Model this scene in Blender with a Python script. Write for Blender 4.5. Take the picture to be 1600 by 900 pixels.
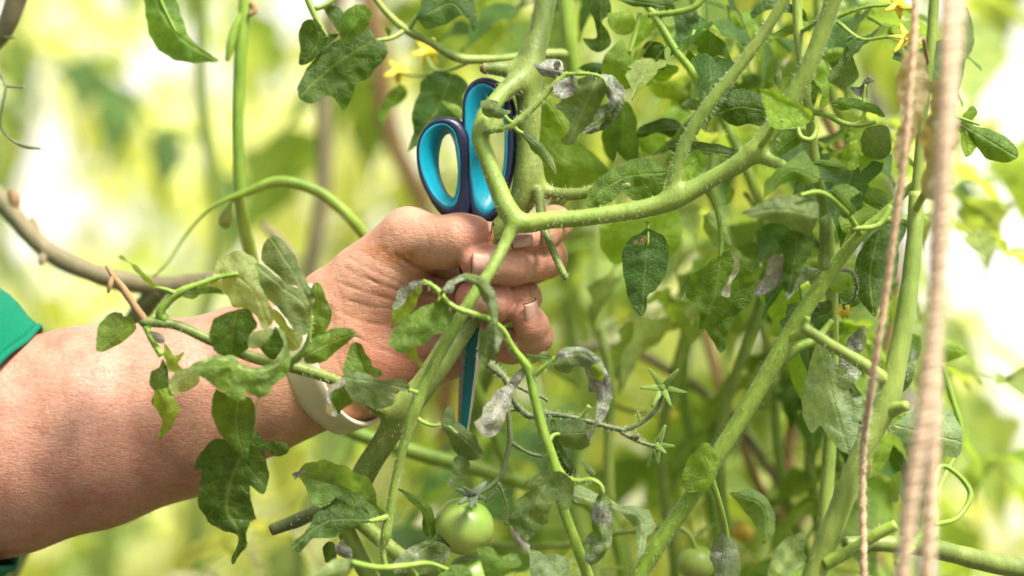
import bpy, bmesh, math, random
import numpy as np
from mathutils import Vector, Matrix, geometry, noise

for o in list(bpy.data.objects):
    bpy.data.objects.remove(o)
SC = bpy.context.scene
COL = SC.collection
R_ = math.radians

# ---------------------------------------------------------------- camera
LENS, SENS, FRAME_W = 85.0, 36.0, 0.45
D = FRAME_W * LENS / SENS            # distance to the plane of the hand
CZ = 1.25                            # camera height
K = FRAME_W / 1600.0                 # metres per photo pixel in that plane
cam = bpy.data.cameras.new('camera')
cam.lens = LENS; cam.sensor_width = SENS; cam.clip_start = 0.05; cam.clip_end = 200
cam.dof.use_dof = True
cam.dof.focus_distance = D - 0.018
cam.dof.aperture_fstop = 3.2
cam.dof.aperture_blades = 9
camo = bpy.data.objects.new('camera', cam)
COL.objects.link(camo)
camo.location = (0, -D, CZ); camo.rotation_euler = (R_(90), 0, 0)
SC.camera = camo

# ---------------------------------------------------------------- light
SUN_EL, SUN_AZ = 58.0, 132.0          # elevation; azimuth from +Y (away from camera) towards +X
W = bpy.data.worlds.new('World'); SC.world = W; W.use_nodes = True
nt = W.node_tree; nt.nodes.clear()
sky = nt.nodes.new('ShaderNodeTexSky'); sky.sky_type = 'NISHITA'; sky.sun_disc = False
sky.sun_elevation = R_(SUN_EL); sky.sun_rotation = R_(SUN_AZ)
sky.air_density = 1.0; sky.dust_density = 5.0; sky.ozone_density = 0.6
hs = nt.nodes.new('ShaderNodeHueSaturation'); hs.inputs['Saturation'].default_value = 0.10
bg = nt.nodes.new('ShaderNodeBackground'); bg.inputs['Strength'].default_value = 0.11
wo = nt.nodes.new('ShaderNodeOutputWorld')
nt.links.new(sky.outputs[0], hs.inputs['Color']); nt.links.new(hs.outputs[0], bg.inputs[0]); nt.links.new(bg.outputs[0], wo.inputs[0])
sl = bpy.data.lights.new('sun', 'SUN'); sl.energy = 4.1; sl.angle = R_(15); sl.color = (1.0, 0.93, 0.82)
so = bpy.data.objects.new('sun', sl); COL.objects.link(so)
e, a = R_(SUN_EL), R_(SUN_AZ)
SUNV = Vector((math.sin(a) * math.cos(e), math.cos(a) * math.cos(e), math.sin(e)))
so.rotation_euler = (-SUNV).to_track_quat('-Z', 'Y').to_euler()
so.location = SUNV * 8
vs = SC.view_settings
vs.view_transform = 'Standard'; vs.look = 'None'; vs.exposure = 0.96; vs.gamma = 1.0
SC.render.engine = 'CYCLES'
cy = SC.cycles
cy.use_denoising = True; cy.max_bounces = 7; cy.transparent_max_bounces = 8
cy.diffuse_bounces = 4; cy.transmission_bounces = 6; cy.caustics_reflective = False; cy.caustics_refractive = False
cy.sample_clamp_indirect = 6
cy.use_adaptive_sampling = True; cy.adaptive_threshold = 0.025

# ---------------------------------------------------------------- helpers
def P(x, y, d=0.0):
    """photo pixel + depth in mm behind the plane of the hand -> world point"""
    s = (D + d / 1000.0) / D * K
    return Vector(((x - 800) * s, d / 1000.0, CZ - (y - 450) * s))
def PR(r, d=0.0):
    return r * K * (D + d / 1000.0) / D
def Zm(ox, oy, sc, pts):
    return [(ox + p[0] / sc, oy + p[1] / sc) + tuple(p[2:]) for p in pts]

def tag(o, label=None, cat=None, group=None, kind=None):
    if label: o['label'] = label
    if cat: o['category'] = cat
    if group: o['group'] = group
    if kind: o['kind'] = kind
    return o
def empty(name, loc=(0, 0, 0)):
    o = bpy.data.objects.new(name, None); COL.objects.link(o); o.location = loc
    o.empty_display_size = 0.02
    return o
def mobj(name, me, parent=None, mat=None):
    o = bpy.data.objects.new(name, me); COL.objects.link(o)
    if mat is not None and not me.materials: me.materials.append(mat)
    if parent is not None:
        o.parent = parent
        if parent.type == 'EMPTY': o.matrix_parent_inverse = Matrix.Translation(parent.location).inverted()
    return o
def mesh_np(name, verts, faces, smooth=True, mat=None):
    me = bpy.data.meshes.new(name)
    me.from_pydata([tuple(map(float, v)) for v in verts], [], [tuple(map(int, f)) for f in faces])
    if smooth: me.polygons.foreach_set('use_smooth', [True] * len(me.polygons))
    if mat: me.materials.append(mat)
    me.update()
    return me

# ---- curves
def crom(pts, step):
    """smooth curve (chord-weighted tangents) through pts (any dimension), sampled about every `step` in the first three"""
    p = [np.array(q, float) for q in pts]
    if len(p) == 2: p = [p[0], (p[0] + p[1]) / 2, p[1]]
    L = [max(1e-9, float(np.linalg.norm((b - a)[:3]))) for a, b in zip(p[:-1], p[1:])]
    T = [(p[1] - p[0]) / L[0]]
    for i in range(1, len(p) - 1):
        a, b = (p[i] - p[i - 1]) / L[i - 1], (p[i + 1] - p[i]) / L[i]
        T.append((a * L[i] + b * L[i - 1]) / (L[i] + L[i - 1]))
    T.append((p[-1] - p[-2]) / L[-1])
    out = []
    for i in range(len(p) - 1):
        n = max(2, int(L[i] / step)); m0, m1 = T[i] * L[i], T[i + 1] * L[i]
        for k in range(n):
            t = k / n
            out.append((2 * t ** 3 - 3 * t * t + 1) * p[i] + (t ** 3 - 2 * t * t + t) * m0 + (3 * t * t - 2 * t ** 3) * p[i + 1] + (t ** 3 - t * t) * m1)
    out.append(p[-1])
    return np.array(out)
def sweep(path, seg=10, close=False, cap=True, sec=None):
    """path rows: x y z r (world). returns verts, faces"""
    n = len(path); X = path[:, :3]; T = np.gradient(X, axis=0)
    T /= np.linalg.norm(T, axis=1)[:, None] + 1e-12
    u = np.cross(T[0], [0.3, 1, 0.2]); u /= np.linalg.norm(u)
    V = []; F = []
    ang = np.arange(seg) * 2 * math.pi / seg
    for i in range(n):
        u = u - T[i] * np.dot(u, T[i]); u /= np.linalg.norm(u)
        w = np.cross(T[i], u)
        r = path[i, 3]
        if sec is None:
            V.append(X[i] + r * (np.cos(ang)[:, None] * u + np.sin(ang)[:, None] * w))
        else:
            V.append(X[i] + (sec[:, 0:1] * u + sec[:, 1:2] * w) * r)
    V = np.concatenate(V)
    for i in range(n - 1):
        for j in range(seg):
            k = (j + 1) % seg
            F.append((i * seg + j, i * seg + k, (i + 1) * seg + k, (i + 1) * seg + j))
    if cap:
        F.append(tuple(range(seg - 1, -1, -1))); F.append(tuple((n - 1) * seg + j for j in range(seg)))
    return V, F
def pxpath(pts, step=4.0):
    """pts (x,y,d,r) px,px,mm,px -> smooth world path rows"""
    q = [(p[0], p[1], p[2] / 0.28125, p[3]) for p in pts]
    c = crom(q, step)
    out = np.empty((len(c), 4))
    for i, (x, y, dd, r) in enumerate(c):
        d = dd * 0.28125
        out[i, :3] = P(x, y, d); out[i, 3] = PR(max(r, .3), d)
    return out

# ---------------------------------------------------------------- sparse signed-distance meshing
class SDF:
    def __init__(s): s.prims = []
    def cap(s, a, b, k=2.0, ys=1.0, join=False):
        """a,b = (px,py,dmm,rpx); tapered capsule; k blend in mm; ys squash of the depth axis"""
        A = np.array(P(*a[:3])) * 1000; B = np.array(P(*b[:3])) * 1000
        s.prims.append((A, B, a[3] * K * 1000, b[3] * K * 1000, k, ys, join))
    def chain(s, pts, k=2.0, ys=1.0, hard=False):
        for i, (a, b) in enumerate(zip(pts[:-1], pts[1:])): s.cap(a, b, k, ys, hard and i > 0)
    def prim(s, pr, p):
        A, B, ra, rb, k, ys, jn = pr
        ab = B - A; q = p - A
        if ys != 1.0:
            sc = np.array([1, ys, 1]); ab = ab * sc; q = q * sc
        t = np.clip(q @ ab / (ab @ ab + 1e-9), 0, 1)
        return np.linalg.norm(q - t[..., None] * ab, axis=-1) - (ra + (rb - ra) * t)
    def ev(s, p, sel=None):
        # segments flagged `join` belong to the run before them: plain union inside a run, smooth union between runs
        d = None; run = None; kr = 1.0; gid = -1
        def fuse(d, run, k):
            if d is None: return run
            h = np.maximum(k - np.abs(d - run), 0) / k
            return np.minimum(d, run) - h * h * k * 0.25
        heads = np.cumsum([not q[6] for q in s.prims])
        for i in (range(len(s.prims)) if sel is None else sel):
            v = s.prim(s.prims[i], p)
            if run is not None and heads[i] == gid: run = np.minimum(run, v)
            else:
                if run is not None: d = fuse(d, run, kr)
                run = v; gid = heads[i]; kr = s.prims[i][4]
        return fuse(d, run, kr)
def to_px(p):
    """world mm array -> photo px, depth mm"""
    d = p[..., 1]; s = (D * 1000 + d) / (D * 1000) * K * 1000
    return p[..., 0] / s + 800, 450 - (p[..., 2] - CZ * 1000) / s, d
def surfnets(sdf, h, extra=None, B=18, pad=6.0, lo=None, hi=None):
    """sdf in mm -> vertices (m), quads"""
    if lo is None:
        allp = np.array([q for pr in sdf.prims for q in ((pr[0] - max(pr[2], pr[3]) - pad), (pr[0] + max(pr[2], pr[3]) + pad), (pr[1] - max(pr[2], pr[3]) - pad), (pr[1] + max(pr[2], pr[3]) + pad))])
        lo, hi = allp.min(0), allp.max(0)
    nb = np.ceil((hi - lo) / (h * B)).astype(int)
    bc = np.stack(np.meshgrid(*[np.arange(n) for n in nb], indexing='ij'), -1).reshape(-1, 3)
    cen = lo + (bc + 0.5) * h * B
    rad = h * B * 0.5 * math.sqrt(3)
    PD = np.stack([sdf.prim(pr, cen) for pr in sdf.prims], 1)
    act = (np.min(PD, 1) < rad + 9)
    g = np.arange(B + 2)
    G = np.stack(np.meshgrid(g, g, g, indexing='ij'), -1)
    vid, vpos, quads = [], [], []
    N = nb * B + 4
    def gid(c): return (c[..., 0] * N[1] + c[..., 1]) * N[2] + c[..., 2]
    for bi in np.nonzero(act)[0]:
        sel = np.nonzero(PD[bi] < rad * 1.25 + 10)[0]
        base = bc[bi] * B
        pts = lo + (G + base) * h
        v = sdf.ev(pts, sel)
        if extra is not None: v = v + extra(pts, v)
        if v.min() > 0 or v.max() < 0: continue
        # cells (B+1)^3 ; own cells are [0,B)
        s = v < 0
        c8 = [s[i:i + B, j:j + B, k:k + B] for i in (0, 1) for j in (0, 1) for k in (0, 1)]
        cnt = sum(c.astype(np.int8) for c in c8)
        m = (cnt > 0) & (cnt < 8)
        if not m.any(): continue
        acc = np.zeros((B, B, B, 3)); na = np.zeros((B, B, B))
        for ax in range(3):
            o1, o2 = [x for x in range(3) if x != ax]
            for i in (0, 1):
                for j in (0, 1):
                    st = [0, 0, 0]; st[o1] = i; st[o2] = j
                    en = list(st); en[ax] = 1
                    a = v[st[0]:st[0] + B, st[1]:st[1] + B, st[2]:st[2] + B]
                    b = v[en[0]:en[0] + B, en[1]:en[1] + B, en[2]:en[2] + B]
                    cr = (a < 0) != (b < 0)
                    t = np.where(cr, a / np.where(cr, a - b, 1), 0)
                    q = np.zeros((B, B, B, 3)); q[..., 0] = st[0]; q[..., 1] = st[1]; q[..., 2] = st[2]
                    q[..., ax] += t
                    acc += q * cr[..., None]; na += cr
        idx = np.argwhere(m)
        pos = acc[m] / na[m][:, None] + idx
        vid.append(gid(idx + base)); vpos.append(lo + (pos + base) * h)
        # quads for edges with base point in [1,B] (so all four cells exist globally)
        for ax in range(3):
            o1, o2 = [x for x in range(3) if x != ax]
            a = s[:B, :B, :B]; sh = [0, 0, 0]; sh[ax] = 1
            b = s[sh[0]:sh[0] + B, sh[1]:sh[1] + B, sh[2]:sh[2] + B]
            e = np.argwhere(a != b)
            if not len(e): continue
            inside = a[tuple(e.T)]
            E = e + base
            d1 = np.zeros(3, int); d1[o1] = 1; d2 = np.zeros(3, int); d2[o2] = 1
            Q = np.stack([gid(E - d1 - d2), gid(E - d2), gid(E), gid(E - d1)], 1)
            flip = inside if ax != 1 else ~inside
            Q[~flip] = Q[~flip][:, ::-1]
            ok = (E[:, o1] > 0) & (E[:, o2] > 0)
            quads.append(Q[ok])
    vid = np.concatenate(vid); vpos = np.concatenate(vpos); quads = np.concatenate(quads)
    o = np.argsort(vid); vid = vid[o]; vpos = vpos[o]
    ix = np.searchsorted(vid, quads); ix = np.clip(ix, 0, len(vid) - 1)
    good = (vid[ix] == quads).all(1)
    return vpos / 1000.0, ix[good]
def np_mesh(name, V, Q, mat=None):
    me = bpy.data.meshes.new(name)
    n = len(Q)
    me.vertices.add(len(V)); me.vertices.foreach_set('co', V.astype(np.float32).ravel())
    k = Q.shape[1]
    me.loops.add(n * k); me.loops.foreach_set('vertex_index', Q.astype(np.int32).ravel())
    me.polygons.add(n); me.polygons.foreach_set('loop_start', np.arange(0, n * k, k, dtype=np.int32))
    me.update(calc_edges=True); me.validate()
    me.polygons.foreach_set('use_smooth', np.ones(len(me.polygons), bool))
    if mat: me.materials.append(mat)
    return me
def fattr(me, name, vals):
    at = me.attributes.new(name, 'FLOAT', 'POINT'); at.data.foreach_set('value', np.asarray(vals, np.float32))
def cattr(me, name, vals):
    at = me.attributes.new(name, 'FLOAT_COLOR', 'POINT'); at.data.foreach_set('color', np.asarray(vals, np.float32).ravel())

# ---------------------------------------------------------------- materials
class NG:
    def __init__(s, name):
        s.m = bpy.data.materials.new(name); s.m.use_nodes = True
        s.t = s.m.node_tree; s.t.nodes.clear()
    def n(s, typ, **kw):
        nd = s.t.nodes.new('ShaderNode' + typ)
        for k, v in kw.items():
            if k.startswith('i_'):
                nd.inputs[k[2:].replace('_', ' ')].default_value = v
            else: setattr(nd, k, v)
        return nd
    def l(s, a, b): s.t.links.new(a, b)
    def ramp(s, fac, stops):
        r = s.n('ValToRGB'); s.l(fac, r.inputs[0]); el = r.color_ramp.elements
        while len(el) < len(stops): el.new(0.5)
        for q, (p, c) in zip(el, stops): q.position = p; q.color = tuple(c) + (1,) if len(c) == 3 else c
        return r.outputs[0]
    def mix(s, f, a, b, mode='MIX'):
        x = s.n('Mix', data_type='RGBA', blend_type=mode)
        for i, v in ((0, f), (6, a), (7, b)):
            sock = x.inputs[i]
            if hasattr(v, 'is_output'): s.l(v, sock)
            elif isinstance(v, (int, float)): sock.default_value = v if i == 0 else (v, v, v, 1)
            else: sock.default_value = tuple(v) + (1,) if len(v) == 3 else v
        return x.outputs[2]
    def math(s, op, a, b=None, c=None):
        x = s.n('Math', operation=op)
        for i, v in enumerate((a, b, c)):
            if v is None: continue
            if hasattr(v, 'is_output'): s.l(v, x.inputs[i])
            else: x.inputs[i].default_value = v
        return x.outputs[0]
    def attr(s, name): return s.n('Attribute', attribute_name=name)
    def noise(s, scale, detail=4, rough=.55, vec=None, dist=0):
        x = s.n('TexNoise'); x.inputs['Scale'].default_value = scale; x.inputs['Detail'].default_value = detail
        x.inputs['Roughness'].default_value = rough; x.inputs['Distortion'].default_value = dist
        if vec is not None: s.l(vec, x.inputs['Vector'])
        return x.outputs['Fac']
    def bump(s, h, strength, dist, normal=None):
        b = s.n('Bump'); b.inputs['Strength'].default_value = strength; b.inputs['Distance'].default_value = dist
        s.l(h, b.inputs['Height'])
        if normal is not None: s.l(normal, b.inputs['Normal'])
        return b.outputs[0]
    def out(s, sh):
        o = s.n('OutputMaterial'); s.l(sh, o.inputs[0]); return s.m

def mat_leaf(name='leaf_tissue', trans=0.44):
    g = NG(name)
    geo = g.n('NewGeometry'); pos = geo.outputs['Position']
    at = g.attr('lc'); uv = g.attr('st')
    sep = g.n('SeparateXYZ'); g.l(uv.outputs['Vector'], sep.inputs[0])
    s, t = sep.outputs[0], sep.outputs[1]
    ta = g.math('ABSOLUTE', t)
    # veins: midrib + side veins running forward
    mid = g.math('SUBTRACT', 1.0, g.math('SMOOTH_MIN', g.math('MULTIPLY', ta, 40.0), 1.0, 0.3))
    ph = g.math('MULTIPLY', g.math('SUBTRACT', s, g.math('MULTIPLY', ta, 0.55)), 6.5)
    wv = g.math('ABSOLUTE', g.math('SUBTRACT', g.math('FRACT', ph), 0.5))
    side = g.math('MULTIPLY', g.math('SUBTRACT', 1.0, g.math('SMOOTH_MIN', g.math('MULTIPLY', wv, 17.0), 1.0, 0.3)), 0.5)
    vein = g.math('MAXIMUM', g.math('MAXIMUM', mid, side), 0.0)
    n1 = g.noise(70, 4, vec=pos); n2 = g.noise(420, 3, vec=pos); n3 = g.noise(1400, 2, vec=pos)
    base = g.mix(0.75, at.outputs['Color'], g.ramp(n1, [(.32, (.55, .6, .5)), (.5, (1, 1, 1)), (.72, (1.45, 1.35, 1.1))]), 'MULTIPLY')
    base = g.mix(0.35, base, g.ramp(n2, [(.3, (.6, .6, .6)), (.7, (1.3, 1.3, 1.2))]), 'MULTIPLY')
    vo = g.n('TexVoronoi'); vo.feature = 'DISTANCE_TO_EDGE'; vo.inputs['Scale'].default_value = 330; vo.inputs['Randomness'].default_value = 1
    wv3 = g.n('VectorMath', operation='ADD'); g.l(pos, wv3.inputs[0])
    nv = g.n('TexNoise'); nv.inputs['Scale'].default_value = 160; g.l(pos, nv.inputs['Vector'])
    sc3 = g.n('VectorMath', operation='SCALE'); g.l(nv.outputs['Color'], sc3.inputs[0]); sc3.inputs['Scale'].default_value = .006
    g.l(sc3.outputs[0], wv3.inputs[1]); g.l(wv3.outputs[0], vo.inputs['Vector'])
    net = g.math('SUBTRACT', 1.0, g.math('MINIMUM', g.math('MULTIPLY', vo.outputs['Distance'], 9.0), 1.0))
    vcol = g.mix(0.5, base, (.34, .42, .12))
    base = g.mix(g.math('MULTIPLY', net, 0.14), base, vcol)
    base = g.mix(g.math('MULTIPLY', vein, 0.48), base, vcol)
    # grey mildew and dry patches with shapes of their own
    mil = at.outputs['Alpha']
    nn = g.math('ADD', g.math('MULTIPLY', g.noise(95, 5, .6, vec=pos, dist=.5), .85), g.math('MULTIPLY', n3, .15))
    mk = g.n('MapRange'); g.l(nn, mk.inputs[0])
    g.l(g.math('SUBTRACT', 0.86, g.math('MULTIPLY', mil, 0.62)), mk.inputs[1])
    g.l(g.math('SUBTRACT', 1.02, g.math('MULTIPLY', mil, 0.60)), mk.inputs[2])
    gcol = g.ramp(g.noise(300, 4, .7, vec=pos), [(.36, (.13, .135, .11)), (.52, (.24, .25, .21)), (.68, (.40, .41, .36))])
    gm_ = g.math('MULTIPLY', mk.outputs[0], g.math('MINIMUM', g.math('MULTIPLY', mil, 2.2), .92))
    base = g.mix(gm_, base, gcol)
    under = g.mix(0.55, base, (.30, .40, .17))
    col = g.mix(g.math('MULTIPLY', geo.outputs['Backfacing'], 0.6), base, under)
    h = g.math('ADD', g.math('MULTIPLY', vein, -0.7), g.math('ADD', g.math('MULTIPLY', n2, .9), g.math('ADD', g.math('MULTIPLY', n3, .3), g.math('MULTIPLY', net, -.35))))
    nb = g.bump(h, 0.7, 0.0008)
    p = g.n('BsdfPrincipled'); g.l(col, p.inputs['Base Color']); g.l(nb, p.inputs['Normal'])
    p.inputs['Roughness'].default_value = 0.5
    p.inputs['Sheen Weight'].default_value = 0.06; p.inputs['Sheen Roughness'].default_value = 0.4
    p.inputs['Specular IOR Level'].default_value = 0.32
    tr = g.n('BsdfTranslucent')
    tc = g.mix(1.0, col, (2.3, 2.1, 0.75), 'MULTIPLY'); g.l(tc, tr.inputs[0])
    mx = g.n('MixShader'); g.l(g.math('MULTIPLY', g.math('SUBTRACT', 1.0, g.math('MULTIPLY', gm_, .85)), trans), mx.inputs[0])
    g.l(p.outputs[0], mx.inputs[1]); g.l(tr.outputs[0], mx.inputs[2])
    return g.out(mx.outputs[0])
def mat_stem(name, c1, c2, rough=.5, scale=1.0, sss=0.0):
    g = NG(name)
    geo = g.n('NewGeometry'); pos = geo.outputs['Position']
    mp = g.n('Mapping'); g.l(pos, mp.inputs[0]); mp.inputs['Scale'].default_value = (1, 1, .35)
    n1 = g.noise(55 * scale, 4, vec=mp.outputs[0]); n2 = g.noise(900 * scale, 2, vec=pos); n3 = g.noise(240 * scale, 4, .6, vec=mp.outputs[0])
    col = g.mix(g.ramp(n1, [(.35, (0, 0, 0)), (.65, (1, 1, 1))]), c1, c2)
    col = g.mix(.5, col, g.ramp(n3, [(.3, (.6, .62, .55)), (.62, (1.15, 1.15, 1.1))]), 'MULTIPLY')
    dots = g.ramp(n2, [(.62, (0, 0, 0)), (.72, (1, 1, 1))])
    col = g.mix(g.math('MULTIPLY', dots, .14), col, (.62, .68, .38))
    scar = g.ramp(g.noise(30 * scale, 5, .7, vec=mp.outputs[0]), [(.66, (0, 0, 0)), (.74, (1, 1, 1))])
    col = g.mix(g.math('MULTIPLY', scar, .5), col, (.25, .17, .07))
    p = g.n('BsdfPrincipled'); g.l(col, p.inputs['Base Color'])
    g.l(g.bump(g.math('ADD', n3, g.math('MULTIPLY', n2, .35)), .5, .0008), p.inputs['Normal'])
    p.inputs['Roughness'].default_value = rough; p.inputs['Sheen Weight'].default_value = .08
    p.inputs['Subsurface Weight'].default_value = sss; p.inputs['Subsurface Radius'].default_value = (.6, 1, .2); p.inputs['Subsurface Scale'].default_value = .004
    return g.out(p.outputs[0])
def mat_plain(name, col, rough=.5, metal=0.0, nscale=200, namt=.25, bump=.0, sheen=0, spec=.5):
    g = NG(name)
    geo = g.n('NewGeometry'); pos = geo.outputs['Position']
    n1 = g.noise(nscale, 5, .6, vec=pos)
    c = g.mix(namt, col, g.ramp(n1, [(.3, (.45, .45, .45)), (.7, (1.4, 1.4, 1.4))]), 'MULTIPLY')
    p = g.n('BsdfPrincipled'); g.l(c, p.inputs['Base Color'])
    p.inputs['Roughness'].default_value = rough; p.inputs['Metallic'].default_value = metal
    p.inputs['Sheen Weight'].default_value = sheen; p.inputs['Specular IOR Level'].default_value = spec
    if bump: g.l(g.bump(n1, .6, bump), p.inputs['Normal'])
    return g.out(p.outputs[0])

# ================================================================ the person's arm
def mat_skin():
    g = NG('skin')
    geo = g.n('NewGeometry'); pos = geo.outputs['Position']
    red = g.attr('red').outputs['Fac']; dirt = g.attr('dirt').outputs['Fac']; arm = g.attr('arm').outputs['Fac']; crs = g.attr('crease').outputs['Fac']
    blotch = g.noise(85, 5, .6, vec=pos); fine = g.noise(620, 4, .6, vec=pos)
    col = g.mix(red, (.56, .305, .20), (.53, .195, .135))
    col = g.mix(g.math('MULTIPLY', arm, .85), col, (.49, .255, .18))
    col = g.mix(.8, col, g.ramp(blotch, [(.3, (.80, .64, .60)), (.52, (1, 1, 1)), (.75, (1.14, 1.16, 1.16))]), 'MULTIPLY')
    col = g.mix(g.math('ADD', .26, g.math('MULTIPLY', arm, .14)), col, g.ramp(fine, [(.32, (.62, .5, .45)), (.6, (1.1, 1.1, 1.1))]), 'MULTIPLY')
    fr = g.n('TexVoronoi'); fr.inputs['Scale'].default_value = 150; g.l(pos, fr.inputs['Vector'])
    spots = g.math('MULTIPLY', g.ramp(fr.outputs['Distance'], [(.10, (1, 1, 1)), (.22, (0, 0, 0))]), g.ramp(g.noise(40, 2, vec=pos), [(.5, (0, 0, 0)), (.6, (1, 1, 1))]))
    col = g.mix(g.math('MULTIPLY', spots, .45), col, (.33, .15, .10))
    dn = g.math('MULTIPLY', dirt, g.ramp(g.noise(330, 5, .7, vec=pos), [(.30, (.15, .15, .15)), (.62, (1, 1, 1))]))
    col = g.mix(g.math('MINIMUM', dn, 1.0), col, (.40, .13, .02))
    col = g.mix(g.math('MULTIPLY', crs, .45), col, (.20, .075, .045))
    # relief: skin cells, pores, fine wrinkles; longer streaks on the arm
    vo = g.n('TexVoronoi'); vo.feature = 'DISTANCE_TO_EDGE'; vo.inputs['Scale'].default_value = 900; g.l(pos, vo.inputs['Vector'])
    wr = g.n('Mapping'); g.l(pos, wr.inputs[0]); wr.inputs['Rotation'].default_value = (0, R_(17), 0); wr.inputs['Scale'].default_value = (1.0, .5, 2.6)
    w1 = g.noise(330, 4, .65, vec=wr.outputs[0], dist=.7); w2 = g.noise(130, 4, .6, vec=pos, dist=1.0)
    v2 = g.n('TexVoronoi'); v2.feature = 'DISTANCE_TO_EDGE'; v2.inputs['Scale'].default_value = 190; g.l(wr.outputs[0], v2.inputs['Vector'])
    fl = g.math('MINIMUM', g.math('MULTIPLY', v2.outputs['Distance'], 6.0), 1.0)
    col = g.mix(g.math('MULTIPLY', g.math('SUBTRACT', 1.0, fl), .07), col, (.30, .13, .085))
    h = g.math('ADD', g.math('MULTIPLY', g.math('MINIMUM', vo.outputs['Distance'], .25), .6), g.math('ADD', g.math('MULTIPLY', w1, .75), g.math('ADD', g.math('MULTIPLY', w2, .65), g.math('MULTIPLY', fl, .22))))
    p = g.n('BsdfPrincipled'); g.l(col, p.inputs['Base Color']); g.l(g.bump(h, .6, .0004), p.inputs['Normal'])
    p.inputs['Roughness'].default_value = .46; p.inputs['Specular IOR Level'].default_value = .5
    p.inputs['Subsurface Weight'].default_value = .22; p.inputs['Subsurface Radius'].default_value = (1, .36, .18); p.inputs['Subsurface Scale'].default_value = .0035
    return g.out(p.outputs[0])
M_skin = mat_skin()
M_nail = mat_plain('nail', (.62, .36, .28), .32, nscale=500, namt=.3)
M_naildirt = mat_plain('nail_dirt', (.10, .06, .035), .8, nscale=900, namt=.5)

hand = SDF()
S = hand
# forearm and wrist
S.chain([(-420, 800, 20, 165), (-150, 742, 16, 170), (0, 700, 14, 166), (140, 668, 14, 156), (270, 640, 15, 137), (400, 592, 16, 116), (492, 556, 18, 106)], 8, 1.08)
S.cap((492, 556, 18, 104), (560, 535, 20, 98), 12, 1.25)
# palm
S.cap((560, 532, 20, 96), (700, 455, 26, 62), 10, 1.1)
S.cap((545, 585, 18, 74), (700, 538, 20, 56), 8, 1.0)       # heel of the little-finger side
S.cap((545, 475, 12, 72), (640, 390, 4, 52), 10, 1.0)       # ball of the thumb
S.cap((600, 500, 24, 70), (765, 396, 33, 34), 8)
S.cap((600, 520, 24, 66), (778, 436, 34, 33), 6)
S.cap((600, 540, 24, 62), (772, 482, 32, 31), 6)
S.cap((600, 560, 22, 58), (748, 530, 27, 30), 6)
# thumb
S.chain([(585, 440, 8, 62), (642, 372, -1, 43), (698, 379, -12, 36.5), (722, 372, -15, 32), (746, 367, -17, 25)], 7)
# fingers, each wrapped from behind round the right side to the front
NF = len(S.prims)
S.chain([(765, 396, 33, 33), (866, 350, 13, 29), (846, 368, -13, 25), (818, 376, -21, 21)], 1.6)
S.chain([(778, 436, 34, 33), (853, 402, 5, 33), (835, 406, -6, 33), (800, 415, -19, 31.5), (770, 413, -22, 29), (745, 411, -21, 26.5)], 1.6)
S.chain([(772, 482, 32, 31), (815, 466, 7, 30), (800, 470, -4, 31), (775, 472, -14, 30), (738, 467, -17, 27)], 1.6)
S.chain([(748, 530, 27, 30), (798, 541, 4, 28), (836, 526, -8, 27), (830, 508, -13, 26.5), (819, 491, -15, 23)], 1.6)

def polyd(x, y, pts):
    m = np.full(x.shape, 1e9)
    for (ax, ay), (bx, by) in zip(pts[:-1], pts[1:]):
        dx, dy = bx - ax, by - ay
        t = np.clip(((x - ax) * dx + (y - ay) * dy) / (dx * dx + dy * dy + 1e-9), 0, 1)
        m = np.minimum(m, np.hypot(x - ax - t * dx, y - ay - t * dy))
    return m
# (polyline px, depth mm, width px, back limit mm)
CREASES = [
    ([(618, 398), (650, 418), (690, 434), (712, 438)], 1.5, 4.5, 12),
    ([(540, 420), (585, 440), (640, 458), (690, 462)], .85, 3.6, 14),
    ([(528, 440), (575, 458), (630, 474), (690, 474)], .7, 3.2, 14),
    ([(520, 462), (580, 478), (650, 490)], .6, 3.0, 14),
    ([(545, 402), (590, 425), (632, 447)], .6, 3.0, 14),
    ([(556, 388), (600, 412), (640, 436)], .4, 2.6, 14),
    ([(572, 376), (606, 396), (630, 420)], .35, 2.4, 14),
    ([(516, 480), (560, 500), (620, 512), (660, 506)], .6, 3.0, 14),
    ([(512, 446), (520, 500), (528, 560), (545, 610)], .55, 3.2, 14),
    ([(524, 432), (536, 480), (540, 540)], .35, 2.6, 14),
    ([(548, 520), (590, 545), (640, 560), (700, 555)], .8, 3.2, 16),
    ([(560, 560), (610, 578), (660, 580)], .35, 2.4, 16),
    ([(655, 345), (668, 372), (672, 402)], .3, 2.4, 6),
    ([(678, 350), (686, 378), (684, 406)], .35, 2.4, 4),
    ([(690, 350), (698, 380), (696, 408)], .25, 2.2, 4),
    ([(822, 384), (824, 410), (818, 440)], .35, 2.6, 2), ([(812, 386), (813, 410), (808, 438)], .28, 2.2, 2),
    ([(832, 380), (836, 405), (830, 436)], .28, 2.2, 2), ([(846, 374), (852, 400), (848, 432)], .25, 2.4, 4),
    ([(778, 404), (786, 420), (778, 438)], .3, 2.4, 0), ([(862, 372), (870, 396), (866, 422)], .22, 2.4, 8),
    ([(790, 450), (794, 472), (790, 496)], .35, 2.6, 6), ([(800, 450), (806, 472), (802, 494)], .3, 2.2, 8), ([(826, 448), (830, 462), (828, 478)], .5, 2.6, 10),
    ([(815, 515), (832, 512), (852, 508)], .25, 2.4, 2), ([(800, 528), (812, 545), (806, 566)], .3, 2.4, 8),
]
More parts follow.
